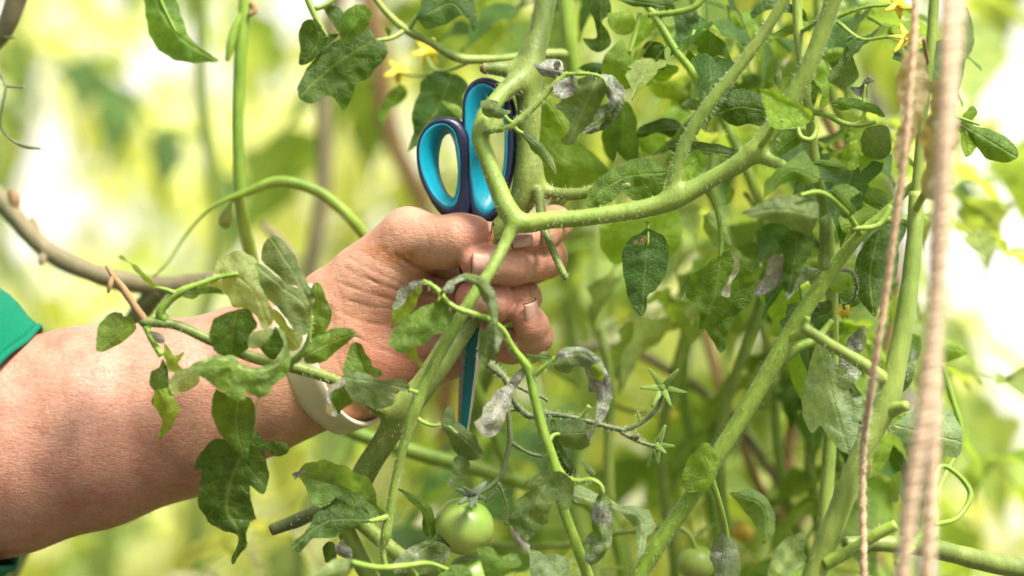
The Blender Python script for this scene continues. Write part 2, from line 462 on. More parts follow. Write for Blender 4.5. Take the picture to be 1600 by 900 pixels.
def crease_extra(p, v):
    out = np.zeros(v.shape)
    near = np.abs(v) < 3
    if not near.any(): return out
    q = p[near]; x, y, d = to_px(q); r = np.zeros(len(q))
    for pl, dep, wd, lim in CREASES:
        bx = [a[0] for a in pl]; by = [a[1] for a in pl]
        if x.max() < min(bx) - 15 or x.min() > max(bx) + 15 or y.max() < min(by) - 15 or y.min() > max(by) + 15: continue
        r += np.where(d < lim, dep * (.62 if wd < 4 else 1) * (.65 + .35 * np.sin(x * .11 + y * .07 + wd * 9)) * np.exp(-(polyd(x + 1.2 * np.sin(y * .13 + wd * 5), y + 1.3 * np.sin(x * .06 + wd * 7), pl) / (wd * .7)) ** 2), 0)
    out[near] = r
    # low lumps: tendons and uneven flesh
    out[near] += (.08 + .2 * (x > 480)) * np.sin(q[:, 0] * .21 + 1.3 * np.sin(q[:, 2] * .16)) * np.sin(q[:, 2] * .19 + .5)
    return out
V, Q = surfnets(hand, 0.75, crease_extra)
# upper arm, shoulder, torso and head behind the sleeve: coarser, same body
def body_mesh():
    B_ = SDF()
    B_.chain([(-330, 790, 20, 160), (-560, 800, 25, 185), (-1000, 250, -60, 220), (-1230, -140, -120, 240)], 14)      # left arm
    B_.chain([(-1280, -250, -170, 250), (-1330, 200, -190, 420), (-1350, 900, -190, 400), (-1360, 1500, -190, 450)], 40)
    B_.chain([(-1250, -170, -330, 240), (-1150, 250, -400, 200), (-820, 600, -330, 160)], 20)                        # right arm, bent
    B_.chain([(-1300, -300, -190, 210), (-1270, -640, -190, 190)], 30)                                             # neck
    B_.chain([(-1270, -900, -190, 270), (-1200, -740, -190, 230)], 30)                                             # head
    B_.cap((-985, -800, -190, 40), (-965, -760, -190, 55), 15)                                                      # nose
    for s in (-1, 1):
        B_.chain([(-1360, 1600, -190 + 95 * s, 300), (-1340, 3000, -190 + 105 * s, 220), (-1380, 4330, -190 + 110 * s, 150)], 30)
        B_.cap((-1380, 4400, -190 + 110 * s, 140), (-1000, 4430, -190 + 130 * s, 120), 20)
    return surfnets(B_, 7.0, None, 16, 20)
V2, Q2 = body_mesh()
nV = len(V)
me = np_mesh('body', np.vstack([V, V2]), np.vstack([Q, Q2 + nV]), M_skin)
VV = np.vstack([V, V2]) * 1000
x, y, d = to_px(VV)
def blob(cx, cy, rx, ry=None):
    ry = ry or rx
    return np.exp(-((x - cx) / rx) ** 2 - ((y - cy) / ry) ** 2)
red = .55 * blob(600, 570, 75, 45) + .5 * blob(752, 362, 24) + .45 * blob(730, 412, 22) + .6 * blob(722, 466, 30) + .5 * blob(812, 495, 32) + .4 * blob(870, 400, 26, 40) + .35 * blob(700, 560, 60, 40) + .3 * blob(640, 470, 70, 30) + .35 * blob(815, 376, 25)
arm = np.clip((480 - x) / 90, 0, 1)
red = red + .25 * np.clip(np.sin(x * .02 + y * .013) * .5 + .5, 0, 1) * arm
dirt = 1.4 * blob(626, 400, 26, 12) + 1.3 * blob(594, 391, 15, 8) + .5 * blob(752, 358, 24, 22) + .3 * blob(660, 420, 30, 10) + .45 * blob(552, 492, 10) + .35 * blob(800, 400, 30, 16) + .25 * blob(690, 445, 40, 14) + .3 * blob(822, 380, 20)
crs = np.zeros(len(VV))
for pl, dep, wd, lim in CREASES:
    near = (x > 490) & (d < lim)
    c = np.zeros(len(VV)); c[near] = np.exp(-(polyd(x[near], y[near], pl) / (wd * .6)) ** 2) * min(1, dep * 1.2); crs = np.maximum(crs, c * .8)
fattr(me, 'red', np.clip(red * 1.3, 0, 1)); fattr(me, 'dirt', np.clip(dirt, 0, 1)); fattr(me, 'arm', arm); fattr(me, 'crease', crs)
person = empty('person', P(-1340, 4460, -190))
tag(person, 'person in green long-sleeved top whose bare forearm and hand grip scissors and vine', 'person')
body = mobj('body', me, person)

# fine hair on the forearm
def arm_hair():
    rn = np.random.RandomState(5)
    m = np.nonzero((x[:nV] > -20) & (x[:nV] < 455) & (d[:nV] < 18))[0]
    nrm = np.empty(len(me.vertices) * 3, np.float32); me.vertices.foreach_get('normal', nrm); nrm = nrm.reshape(-1, 3)
    ids = rn.choice(m, 2600); V = []; F = []
    for i in ids:
        b = VV[i] / 1000; n = nrm[i]; t = np.array((.9, 0, -.35)) + rn.randn(3) * .35; t -= n * (t @ n); t /= np.linalg.norm(t)
        L = .003 + .005 * rn.rand(); sd = np.cross(n, t) * .00004
        p1 = b + n * L * .22 + t * L * .45; p2 = b + n * L * .30 + t * L
        o = len(V); V += [b - sd, b + sd, p1 + sd * .8, p1 - sd * .8, p2]; F += [(o, o + 1, o + 2, o + 3), (o + 3, o + 2, o + 4)]
    h = mobj('arm_hair', mesh_np('arm_hair', V, F, mat=mat_plain('arm_hair', (.34, .20, .11), .5)), body); h['kind'] = 'stuff'
arm_hair()
# nails
def nail(c, d, axis, normal, ln, wd, rim=True):
    """c px centre, d mm; axis/normal unit-ish world vectors; ln, wd px"""
    a = Vector(axis).normalized(); n = Vector(normal).normalized(); n = (n - a * n.dot(a)).normalized(); w = a.cross(n)
    C = P(c[0], c[1], d); L = ln * K; Wd = wd * K
    V = []; F = []; nu, nv = 9, 9
    for i in range(nu):
        u = i / (nu - 1) * 2 - 1
        ws = math.sqrt(max(0, 1 - max(0, abs(u) - .45) ** 2 / .36)) if u < 0 else (1 - .10 * max(0, u - .6))
        for j in range(nv):
            t = (j / (nv - 1) * 2 - 1)
            V.append(C + a * (u * L / 2) + w * (math.sin(t * 1.05) * Wd * .58 * ws) + n * (math.cos(t * 1.05) * Wd * .5 - Wd * .5 - .00045 * u * u))
    for i in range(nu - 1):
        for j in range(nv - 1):
            F.append((i * nv + j, i * nv + j + 1, (i + 1) * nv + j + 1, (i + 1) * nv + j))
    o = mobj('fingernail', mesh_np('fingernail', V, F, mat=M_nail), person)
    md = o.modifiers.new('thick', 'SOLIDIFY'); md.thickness = .0006; md.offset = 0
    if rim:
        pts = [tuple(V[j * 1] + n * -.0002 + a * -.0001) + (.00042,) for j in range(nv)]
        pts = [tuple(v) + (.00035,) for v in [V[(nu - 1) * nv + j] for j in range(nv)]]
        vv, ff = sweep(crom(pts, .0006), 6)
        mobj('nail_dirt', mesh_np('nail_dirt', vv, ff, mat=M_naildirt), o)
nail((760, 419), -30.2, (-1, 0, .05), (0.0, -1, -.28), 44, 38)            # middle finger
nail((752, 474), -25.6, (-1, 0, .06), (0, -1, -.35), 34, 34)              # ring finger
nail((836, 489), -20.0, (-.12, -.35, 1), (.75, -.75, .1), 36, 30)        # little finger
nail((815, 369), -27.2, (-1, 0, -.15), (.05, -.9, .5), 32, 30)            # index finger
nail((746, 347), -17.0, (1, -.10, -.02), (-.1, -.35, 1), 46, 40)           # thumb

# sleeve, torso, trousers
M_shirt = mat_plain('green_jersey', (.0, .165, .088), .85, nscale=1500, namt=.35, bump=.0006, sheen=.05, spec=.15)
def cloth(name, prims, mat, h, ext=None, lo=None, k=20):
    c = SDF()
    for ch in prims: c.chain(ch, k)
    v, q = surfnets(c, h, ext, 16, 20)
    return mobj(name, np_mesh(name, v, q, mat), person)
def folds(p, v):
    return 2.2 * np.sin(p[..., 0] * .05 + p[..., 2] * .11 + 1.5 * np.sin(p[..., 2] * .04)) * np.sin(p[..., 1] * .05 + .4) + 1.0 * np.sin(p[..., 2] * .3 + p[..., 0] * .17)
# sleeve: an open tube whose hem shows at the edge of the picture
def sleeve():
    rings = [(-420, 760, 18, 262), (-330, 730, 16, 262), (-240, 706, 15, 262), (-160, 694, 14, 256), (-100, 692, 13, 262), (-62, 692, 13, 234), (-42, 694, 13, 198), (-34, 696, 13, 182)]
    path = crom([tuple(P(*r[:3])) + (r[3] * K,) for r in rings], .005)
    seg = 120; V = []; F = []
    for i, (px_, py_, pz_, r) in enumerate(path):
        f = i / (len(path) - 1)
        for j in range(seg):
            a = 2 * math.pi * j / seg; sn = math.sin(a)
            rr = r * (1 + .022 * math.sin(a * 5 + f * 7) + .016 * math.sin(a * 9 - f * 12) + .10 * max(0, -sn) * f)
            V.append((px_ + (.0262 * max(0, sn) ** 1.6 + .0135 * max(0, -sn) ** 1.5) * f ** 1.3, py_ + rr * math.cos(a), pz_ + rr * sn))
    n = len(path)
    for i in range(n - 1):
        for j in range(seg):
            F.append((i * seg + j, i * seg + (j + 1) % seg, (i + 1) * seg + (j + 1) % seg, (i + 1) * seg + j))
    o = mobj('sleeve', mesh_np('sleeve', V, F, mat=M_shirt), person)
    md = o.modifiers.new('thick', 'SOLIDIFY'); md.thickness = .0016
    hem = np.array([list(V[(n - 1) * seg + j]) + [.0016] for j in range(seg)] + [list(V[(n - 1) * seg]) + [.0016]])
    vv, ff = sweep(hem, 8); mobj('hem', mesh_np('hem', vv, ff, mat=M_shirt), o)
sleeve()
cloth('shirt', [[(-390, 770, 20, 205), (-560, 800, 25, 225), (-1000, 250, -60, 262), (-1230, -140, -120, 285)],
                [(-1280, -230, -170, 285), (-1330, 200, -190, 455), (-1350, 900, -190, 440), (-1360, 1350, -190, 480)],
                [(-1250, -150, -330, 285), (-1150, 250, -400, 240)]], M_shirt, 8.0, folds)
M_trouser = mat_plain('denim', (.03, .045, .09), .9, nscale=1200, namt=.4, bump=.0005)
cloth('trousers', [[(-1360, 1420, -190, 470), (-1360, 1600, -190, 455)], [(-1360, 1600, -285, 330), (-1340, 3000, -295, 260), (-1380, 4250, -300, 200)],
                   [(-1360, 1600, -95, 330), (-1340, 3000, -85, 260), (-1380, 4250, -80, 200)]], M_trouser, 10.0, folds)
M_hair = mat_plain('hair', (.09, .055, .03), .6, nscale=900, namt=.6, bump=.001)
cloth('hair', [[(-1320, -960, -190, 285), (-1380, -760, -190, 250)]], M_hair, 7.0)
M_boot = mat_plain('rubber', (.03, .05, .03), .5)
for s in (-1, 1):
    cloth('boot', [[(-1380, 4250, -190 + 110 * s, 190), (-1380, 4400, -190 + 110 * s, 170), (-1000, 4440, -190 + 130 * s, 150)]], M_boot, 8.0)

# ================================================================ wrist strap
M_strap = mat_plain('cream_silicone', (.74, .66, .50), .55, nscale=60, namt=.12)
def wristband():
    c = P(517, 553, 16); u = Vector((-.0112, .0, .0306)); f = Vector((-.0125, -.0305, -.003)); f2 = f * .9
    ax = u.cross(f).normalized()
    if ax.x < 0: ax = -ax
    n = 96; V = []; F = []
    prof = [(-.5, 0), (-.47, .0011), (-.25, .0013), (.25, .0013), (.47, .0011), (.5, 0), (.47, -.0009), (-.47, -.0009)]
    m = len(prof)
    for i in range(n):
        a = 2 * math.pi * i / n
        ff = f if math.sin(a) > 0 else f2
        rad = u * math.cos(a) + ff * math.sin(a)
        # looser underneath: the strap stands off the skin below
        rad = rad * (1 + .07 * max(0, -math.cos(a)) ** 2)
        nn = (u.normalized() * math.cos(a) + ff.normalized() * math.sin(a)).normalized()
        wd = .0205 * (1 - .35 * max(0, -math.cos(a + .5)) ** 3)
        for (s, o) in prof: V.append(c + rad + ax * (s * wd) + nn * o)
    for i in range(n):
        for j in range(m):
            F.append((i * m + j, i * m + (j + 1) % m, ((i + 1) % n) * m + (j + 1) % m, ((i + 1) % n) * m + j))
    root = empty('wrist_strap', c - Vector((0, 0, .036)))
    tag(root, 'cream silicone watch strap worn loosely round the wrist', 'watch strap')
    mobj('strap', mesh_np('strap', V, F, mat=M_strap), root)
    # watch body on the back of the wrist, keeper loop below
    bm = bmesh.new(); bmesh.ops.create_cube(bm, size=1)
    bk = c - f * 1.08
    Mx = Matrix((ax.to_4d(), u.normalized().to_4d(), (f.normalized() * -1).to_4d(), (0, 0, 0, 1))).transposed()
    bmesh.ops.scale(bm, vec=(.020, .036, .009), verts=bm.verts); bmesh.ops.bevel(bm, geom=bm.edges[:], offset=.003, segments=3, affect='EDGES')
    for v in bm.verts: v.co = bk + ax * v.co.x + u.normalized() * v.co.y - f.normalized() * v.co.z
    bmesh.ops.recalc_face_normals(bm, faces=bm.faces)
    w_ = bpy.data.meshes.new('watch_body'); bm.to_mesh(w_); bm.free(); w_.materials.append(mat_plain('watch_black', (.015, .015, .017), .25))
    mobj('watch_body', w_, root)
wristband()

# ================================================================ scissors
M_navy = mat_plain('navy_handle', (.010, .014, .045), .36, nscale=500, namt=.35, bump=.00015)
def mat_turq():
    g = NG('turquoise_grip'); geo = g.n('NewGeometry'); pos = geo.outputs['Position']
    mp = g.n('Mapping'); g.l(pos, mp.inputs[0]); mp.inputs['Scale'].default_value = (1, 1, .3)
    n = g.noise(420, 5, .7, vec=mp.outputs[0]); n2 = g.noise(90, 4, .6, vec=pos)
    c = g.mix(.4, (.0, .25, .35), g.ramp(n2, [(.3, (.7, .75, .8)), (.7, (1.3, 1.2, 1.15))]), 'MULTIPLY')
    c = g.mix(g.math('MULTIPLY', g.ramp(n, [(.60, (0, 0, 0)), (.70, (1, 1, 1))]), .6), c, (.02, .10, .15))
    c = g.mix(g.math('MULTIPLY', g.ramp(g.noise(800, 4, .7, vec=pos), [(.66, (0, 0, 0)), (.72, (1, 1, 1))]), .5), c, (.5, .6, .6))
    p = g.n('BsdfPrincipled'); g.l(c, p.inputs['Base Color']); p.inputs['Roughness'].default_value = .42
    g.l(g.bump(n, .3, .0003), p.inputs['Normal'])
    return g.out(p.outputs[0])
M_turq = mat_turq()
scissors = empty('scissors', P(716, 745, -4))
tag(scissors, 'scissors with navy and turquoise loop handles gripped in the hand', 'scissors')
def contour(pts, c, n=72):
    """closed smooth outline sampled at equal angles about c"""
    q = [np.array((p[0], p[1], 0.)) for p in pts]
    q = q[-2:] + q + q[:2]
    cc = crom([tuple(v) for v in q], 1.5)
    an = np.unwrap(np.arctan2(cc[:, 1] - c[1], cc[:, 0] - c[0]))
    rr = np.hypot(cc[:, 0] - c[0], cc[:, 1] - c[1])
    if an[-1] < an[0]: an = an[::-1]; rr = rr[::-1]
    out = []
    o = np.argsort(an); an = an[o]; rr = rr[o]
    for i in range(n):
        a = -math.pi + 2 * math.pi * i / n
        while a < an[0]: a += 2 * math.pi
        while a > an[-1]: a -= 2 * math.pi
        out.append((a, np.interp(a, an, rr)))
    return [(c[0] + r * math.cos(a), c[1] + r * math.sin(a)) for a, r in out]
def lerpc(A, B, t): return [((1 - t) * a[0] + t * b[0], (1 - t) * a[1] + t * b[1]) for a, b in zip(A, B)]
def loft(name, layers, parent, mat):
    n = len(layers[0][0]); V = []; F = []
    for cont, d in layers: V += [P(x_, y_, d) for x_, y_ in cont]
    for i in range(len(layers) - 1):
        for j in range(n):
            F.append((i * n + j, i * n + (j + 1) % n, (i + 1) * n + (j + 1) % n, (i + 1) * n + j))
    me = mesh_np(name, V, F, mat=mat)
    bm = bmesh.new(); bm.from_mesh(me); bmesh.ops.recalc_face_normals(bm, faces=bm.faces); bm.to_mesh(me); bm.free()
    return mobj(name, me, parent)
def handle(outer, rim, hole, c, d0, shank):
    O, Rm, H = contour(outer, c), contour(rim, c), contour(hole, c)
    root = loft('handle', [(lerpc(Rm, O, .18), d0 - 5.0), (lerpc(Rm, O, .55), d0 - 5.6), (lerpc(Rm, O, .85), d0 - 4.2), (O, d0 - .8), (lerpc(O, H, .0), d0 + 3.5),
                            (lerpc(O, H, .08), d0 + 6.2), (lerpc(O, H, .3), d0 + 7.4), (lerpc(O, H, .85), d0 + 7.4), (lerpc(O, H, .97), d0 + 6.8)], scissors, M_navy)
    loft('grip_lining', [(lerpc(Rm, O, .22), d0 - 4.7), (lerpc(Rm, O, .02), d0 - 5.2), (lerpc(Rm, H, .12), d0 - 4.6), (lerpc(Rm, H, .4), d0 - 2.0), (lerpc(Rm, H, .75), d0 + 2.2), (lerpc(Rm, H, .95), d0 + 5.8), (lerpc(Rm, H, 1.0), d0 + 6.9)], root, M_turq)
    vv, ff = sweep(pxpath(shank), 14)
    mobj('shank', mesh_np('shank', vv, ff, mat=M_navy), root)
    return root
handle([(651, 249), (652, 222), (661, 202), (676, 188), (697, 182), (716, 186), (731, 202), (735, 235), (735, 285), (735, 335), (728, 352), (708, 350), (690, 336), (672, 313), (658, 284)],
       [(655, 245), (657, 222), (667, 204), (681, 195), (696, 195), (708, 206), (714, 232), (716, 265), (714, 295), (709, 315), (698, 322), (683, 312), (668, 290), (659, 268)],
       [(686, 254), (689, 228), (695, 213), (702, 209), (709, 222), (713, 245), (715, 270), (713, 292), (708, 309), (700, 302), (692, 285)], (703, 258), -3,
       [(716, 330, -2, 17), (722, 355, -1, 18), (730, 400, 0, 17), (738, 450, 0, 14), (738, 500, 0, 11)])
handle([(723, 235), (722, 180), (723, 155), (732, 133), (752, 121), (775, 125), (795, 141), (806, 165), (808, 205), (807, 245), (801, 280), (791, 310), (778, 338), (762, 352), (742, 350), (733, 335), (728, 290)],
       [(728, 225), (727, 180), (728, 158), (737, 140), (751, 131), (766, 136), (780, 152), (788, 180), (790, 225), (788, 265), (781, 298), (770, 325), (757, 332), (745, 320), (738, 290), (732, 255)],
       [(763, 205), (765, 180), (772, 165), (780, 168), (786, 190), (788, 225), (786, 258), (780, 285), (773, 300), (768, 285), (765, 245)], (774, 232), -1,
       [(755, 335, 0, 18), (752, 365, 1, 18), (746, 405, 2, 17), (742, 450, 3, 14), (740, 500, 3, 11)])
M_teal = mat_plain('teal_blade', (.0, .115, .115), .28, metal=.35, nscale=700, namt=.5)
M_steel = mat_plain('ground_steel', (.72, .72, .70), .25, metal=.9, nscale=900, namt=.2)
M_tarn = mat_plain('tarnished_steel', (.23, .21, .19), .35, metal=.7, nscale=600, namt=.5)
def prism(name, rows, parent, mat):
    """rows: list of cross-sections, each a list of (x,y,d)"""
    V = []; F = []; m = len(rows[0])
    for r in rows: V += [P(*q) for q in r]
    for i in range(len(rows) - 1):
        for j in range(m): F.append((i * m + j, i * m + (j + 1) % m, (i + 1) * m + (j + 1) % m, (i + 1) * m + j))
    F.append(tuple(range(m))); F.append(tuple((len(rows) - 1) * m + j for j in range(m)))
    me = mesh_np(name, V, F, smooth=False, mat=mat)
    bm = bmesh.new(); bm.from_mesh(me); bmesh.ops.recalc_face_normals(bm, faces=bm.faces); bm.to_mesh(me); bm.free()
    return mobj(name, me, parent)
def bl(t):  # centre line of the blades
    return 744 + (717 - 744) * t, 455 + (748 - 455) * t
rowsA, rowsE, rowsB = [], [], []
for i in range(9):
    t = i / 8; cx, cy_ = bl(t); w = 13 * (1 - t ** 2.2) + 1.5
    rowsA.append([(cx - w * .55, cy_, -2.6), (cx + w * .72, cy_, -2.8), (cx + w * .72, cy_, -1.2), (cx - w * .55, cy_, -1.0)])
    rowsE.append([(cx + w * .72, cy_, -2.9), (cx + w * 1.12, cy_, -2.0), (cx + w * 1.12, cy_, -1.8), (cx + w * .72, cy_, -1.2)])
    rowsB.append([(cx - w * 1.15, cy_, -.4), (cx + w * .5, cy_, -.6), (cx + w * .5, cy_, 1.0), (cx - w * 1.15, cy_, 1.2)])
ba = prism('blade', rowsA, scissors, M_teal); prism('cutting_edge', rowsE, ba, M_steel)
prism('blade', rowsB, scissors, M_tarn)
vv, ff = sweep(np.array([list(P(742, 455, -3.5)) + [.003], list(P(742, 455, 2)) + [.003]]), 20); mobj('pivot_screw', mesh_np('pivot_screw', vv, ff, mat=M_steel), scissors)

# ================================================================ plants: tools
M_leaf = mat_leaf()
M_stem = mat_stem('vine_stem', (.175, .275, .042), (.29, .375, .07))
M_stemmain = mat_stem('main_vine_stem', (.105, .16, .024), (.22, .28, .055))
M_stemfork = mat_stem('fork_stem', (.165, .27, .035), (.27, .37, .06), sss=.1)
M_stemlight = mat_stem('young_stem', (.18, .315, .025), (.28, .41, .05), sss=.1)
M_stemdark = mat_stem('old_stem', (.07, .10, .03), (.13, .15, .05))
M_truss = mat_stem('truss_stalk', (.10, .14, .05), (.16, .20, .08))
M_wood = mat_stem('woody_stem', (.16, .15, .07), (.25, .20, .11), rough=.7)
M_dry = mat_stem('dry_stalk', (.30, .16, .07), (.36, .24, .11), rough=.8)
M_hairs = mat_plain('stem_hair', (.50, .55, .32), .5)
DK = (.050, .106, .011); MD = (.098, .185, .021); LT = (.20, .32, .04); BR = (.24, .40, .05); YG = (.30, .42, .05)
GG = (.125, .185, .066); PG = (.20, .28, .14); PU = (.23, .31, .12); GY = (.17, .175, .15); WH = (.42, .42, .36); BN = (.26, .17, .09)
rng = random.Random(7)

def inpoly(x, y, poly):
    c = np.zeros(x.shape, bool); n = len(poly); j = n - 1
    for i in range(n):
        xi, yi = poly[i]; xj, yj = poly[j]
        c ^= ((yi > y) != (yj > y)) & (x < (xj - xi) * (y - yi) / (yj - yi + 1e-12) + xi); j = i
    return c
def patch(outline, rib, d, tilt=(0, 0), fold=0., bend=0., rip=1.3, col=MD, mil=0., seed=0, teeth=1.2, grid=5.0):
    """one sheet of a leaf, outline and midrib in px, depth in mm (tilt mm per 100 px)."""
    rn = random.Random(seed * 13 + int(outline[0][0] * 7 + outline[0][1]))
    pts = [(p[0], p[1], 0.) for p in outline]
    ring = crom(pts + [pts[0]], grid * .8)[:-1, :2]
    # fine uneven edge
    ctr = ring.mean(0); ph = rn.random() * 9
    nn = len(ring)
    tg = np.roll(ring, -1, 0) - np.roll(ring, 1, 0); nm = np.stack([tg[:, 1], -tg[:, 0]], 1); nm /= np.linalg.norm(nm, axis=1)[:, None] + 1e-9
    jag = np.array([(rn.random() - .5) * .8 + .6 * math.sin(i * .9 + ph) for i in range(nn)]) * teeth
    ring = ring + nm * jag[:, None]
    x0, y0 = ring.min(0); x1, y1 = ring.max(0)
    gx, gy = np.meshgrid(np.arange(x0, x1, grid), np.arange(y0, y1, grid))
    gx = gx + (np.arange(gx.shape[0]) % 2)[:, None] * grid * .5
    gx, gy = gx.ravel(), gy.ravel()
    poly = [tuple(p) for p in ring]
    keep = inpoly(gx, gy, poly)
    dr = polyd(gx, gy, poly + [poly[0]])
    keep &= dr > grid * .55
    allp = [Vector(p) for p in poly] + [Vector((a, b)) for a, b in zip(gx[keep], gy[keep])]
    edges = [(i, (i + 1) % nn) for i in range(nn)]
    res = geometry.delaunay_2d_cdt(allp, edges, [], 1, 1e-4)
    V2, F = np.array([tuple(v) for v in res[0]]), [f for f in res[2]]
    X, Y = V2[:, 0], V2[:, 1]
    # rib coordinates
    rb = crom([(p[0], p[1], 0.) for p in rib], 3)[:, :2]
    seg = np.linalg.norm(np.diff(rb, axis=0), axis=1); cum = np.concatenate([[0], np.cumsum(seg)]); L = cum[-1]
    dd = np.hypot(X[:, None] - rb[None, :, 0], Y[:, None] - rb[None, :, 1]); k = dd.argmin(1)
    s = cum[k] / L
    kk = np.clip(k, 0, len(rb) - 2); T = rb[kk + 1] - rb[kk]
    sg = np.sign(T[:, 0] * (Y - rb[k, 1]) - T[:, 1] * (X - rb[k, 0]))
    t = sg * dd.min(1)
    wref = max(8.0, np.percentile(np.abs(t), 92))
    dep = d + tilt[0] * (X - rb[:, 0].mean()) / 100 + tilt[1] * (Y - rb[:, 1].mean()) / 100 + fold * np.abs(t) / wref + bend * (s - .35) ** 2 * 4
    rr = np.array([noise.noise(Vector((a * .022, b * .022, seed * 3.1 + d * .01))) + .45 * noise.noise(Vector((a * .06, b * .06, seed + 5.))) for a, b in V2])
    # quilting between side veins
    qu = np.abs(((s - np.abs(t) / L * .55) * 6.5) % 1 - .5) * 2
    dep = dep + rip * rr * 1.6 + (qu - .5) * -.12 * min(1, wref / 25) + .5 * np.exp(-(t / 2.2) ** 2)
    V3 = [P(a, b, c) for a, b, c in zip(X, Y, dep)]
    st = np.stack([s * L / max(L, 1), t / L, np.zeros(len(s))], 1)
    rgba = np.tile(np.array(tuple(col) + (mil,)), (len(V3), 1))
    return V3, F, st, rgba
def build_leaf(patches, parent, name='leaf', label=None):
    V, F, ST, C = [], [], [], []
    for p in patches:
        v, f, st, c = p
        o = len(V); V += v; F += [tuple(i + o for i in q) for q in f]; ST.append(st); C.append(c)
    # make every sheet face the camera side
    me = mesh_np(name, V, F, mat=M_leaf)
    a = me.attributes.new('st', 'FLOAT_VECTOR', 'POINT'); a.data.foreach_set('vector', np.concatenate(ST).astype(np.float32).ravel())
    cattr(me, 'lc', np.concatenate(C))
    flip = sum(1 if q.normal.y > 0 else -1 for q in list(me.polygons)[::7])
    if flip > 0: me.flip_normals()
    o = mobj(name, me, parent)
    if label: o['label'] = label
    return o
SEED = [0]
def leaf(parent, outline, rib, d, col=MD, mil=0., tilt=(0, 0), fold=2., bend=0., rip=1.3, more=(), label=None, teeth=1.2, grid=5.0):
    """more: extra sheets of the same leaf (outline, rib, d, col, mil, tilt, fold)"""
    SEED[0] += 1
    ps = [patch(outline, rib, d, tilt, fold, bend, rip, col, mil, SEED[0], teeth, grid)]
    for i, m in enumerate(more):
        o2, r2, d2, c2, m2 = m[:5]; tl = m[5] if len(m) > 5 else (0, 0); fo = m[6] if len(m) > 6 else 1.
        ps.append(patch(o2, r2, d2, tl, fo, 0, rip, c2, m2, SEED[0] + i * 50, teeth, grid))
    return build_leaf(ps, parent, label=label)

def hairs(name, paths, parent, dens=3.0, ln=(3., 7.), rmin=0, seed=1):
    """fine trichomes standing off the stems: paths of world rows x y z r; dens hairs per px length"""
    rn = np.random.RandomState(seed); V = []; F = []
    for path in paths:
        X = path[:, :3]; T = np.gradient(X, axis=0); T /= np.linalg.norm(T, axis=1)[:, None] + 1e-9
        L = np.linalg.norm(np.diff(X, axis=0), axis=1).sum() / K
        n = int(L * dens)
        idx = rn.rand(n) * (len(X) - 1.001); i0 = idx.astype(int); f = (idx - i0)[:, None]
        c = X[i0] * (1 - f) + X[i0 + 1] * f; r = path[i0, 3][:, None] * .97; t = T[i0]
        q = rn.randn(n, 3); q -= t * (q * t).sum(1)[:, None]; q /= np.linalg.norm(q, axis=1)[:, None]
        b = c + q * r; ll = (ln[0] + rn.rand(n, 1) ** 1.5 * (ln[1] - ln[0])) * K
        tip = b + (q + rn.randn(n, 3) * .28) * ll
        side = np.cross(t, q); w = .00009
        for k in range(n):
            o = len(V); V += [b[k] + side[k] * w, b[k] - side[k] * w, b[k] + t[k] * w * 1.6, tip[k]]
            F += [(o, o + 1, o + 3), (o + 1, o + 2, o + 3), (o + 2, o, o + 3)]
    ob = mobj(name, mesh_np(name, V, F, smooth=False, mat=M_hairs), parent); ob['kind'] = 'stuff'
    return ob
def stem(parent, pts, mat=None, seg=12, hair=0., ln=(3., 7.), name='stem', wob=.05, step=4.0):
    path = pxpath(pts, step)
    if wob:
        for i in range(len(path)): path[i, 3] *= 1 + wob * noise.noise(Vector(path[i, :3]) * 160)
    vv, ff = sweep(path, seg)
    o = mobj(name, mesh_np(name, vv, ff, mat=mat or M_stem), parent)
    if hair: hairs('stem_hair', [path], o, hair * .6, ln, seed=int(pts[0][0]) % 97 + 1)
    return o
def plant(x, d, label, group=None, px_base=None):
    g = P(x, 450, d); g.z = 0
    return tag(empty('tomato_plant', g), label, 'tomato plant', group)
def down(pts, d=None):
    """extend a stem from its last px point to the ground"""
    l = pts[-1]; g = P(l[0], l[1], l[2]); zpx = 450 + CZ / (K * (D + l[2] / 1000) / D)
    return pts + [(l[0] - 10, l[1] + 300, l[2] + 15, l[3] * 1.1), (l[0] - 30, (l[1] + zpx) / 2, l[2] + 30, l[3] * 1.15), (l[0] - 30, zpx + 10, l[2] + 30, l[3] * 1.3)]

# ================================================================ the vine in the hand
vine = plant(560, 20, 'thick green tomato vine held in the fist beside the scissors, with withered grey leaves')
A = ((140, 360, 4.5)); 
def z(k, pts):
    T = {'A': (140, 360, 4.5), 'B': (220, 480, 3.75), 'C': (360, 360, 3.75), 'D': (290, 600, 3.105), 'D4': (140, 360, 2.648), 'E': (590, 420, 4.5), 'F': (410, 540, 5.626),
         'G': (420, 700, 4.5), 'H': (640, 620, 3.4636), 'I': (780, 80, 4.0909), 'J': (780, 520, 4.5), 'K': (780, 700, 4.5), 'L': (920, 540, 4.5), 'M': (900, 230, 2.727),
         'N': (440, 0, 3.75), 'O': (1140, 80, 3.4615), 'Q': (1140, 320, 2.814), 'R': (1200, 0, 2.0), 'S': (1200, 450, 2.0), 'T': (400, 580, 2.8125), 'U': (840, 0, 3.0), 'X': (600, 110, 3.6), 'Y': (0, 0, 2.25)}[k]
    return Zm(*T, pts)
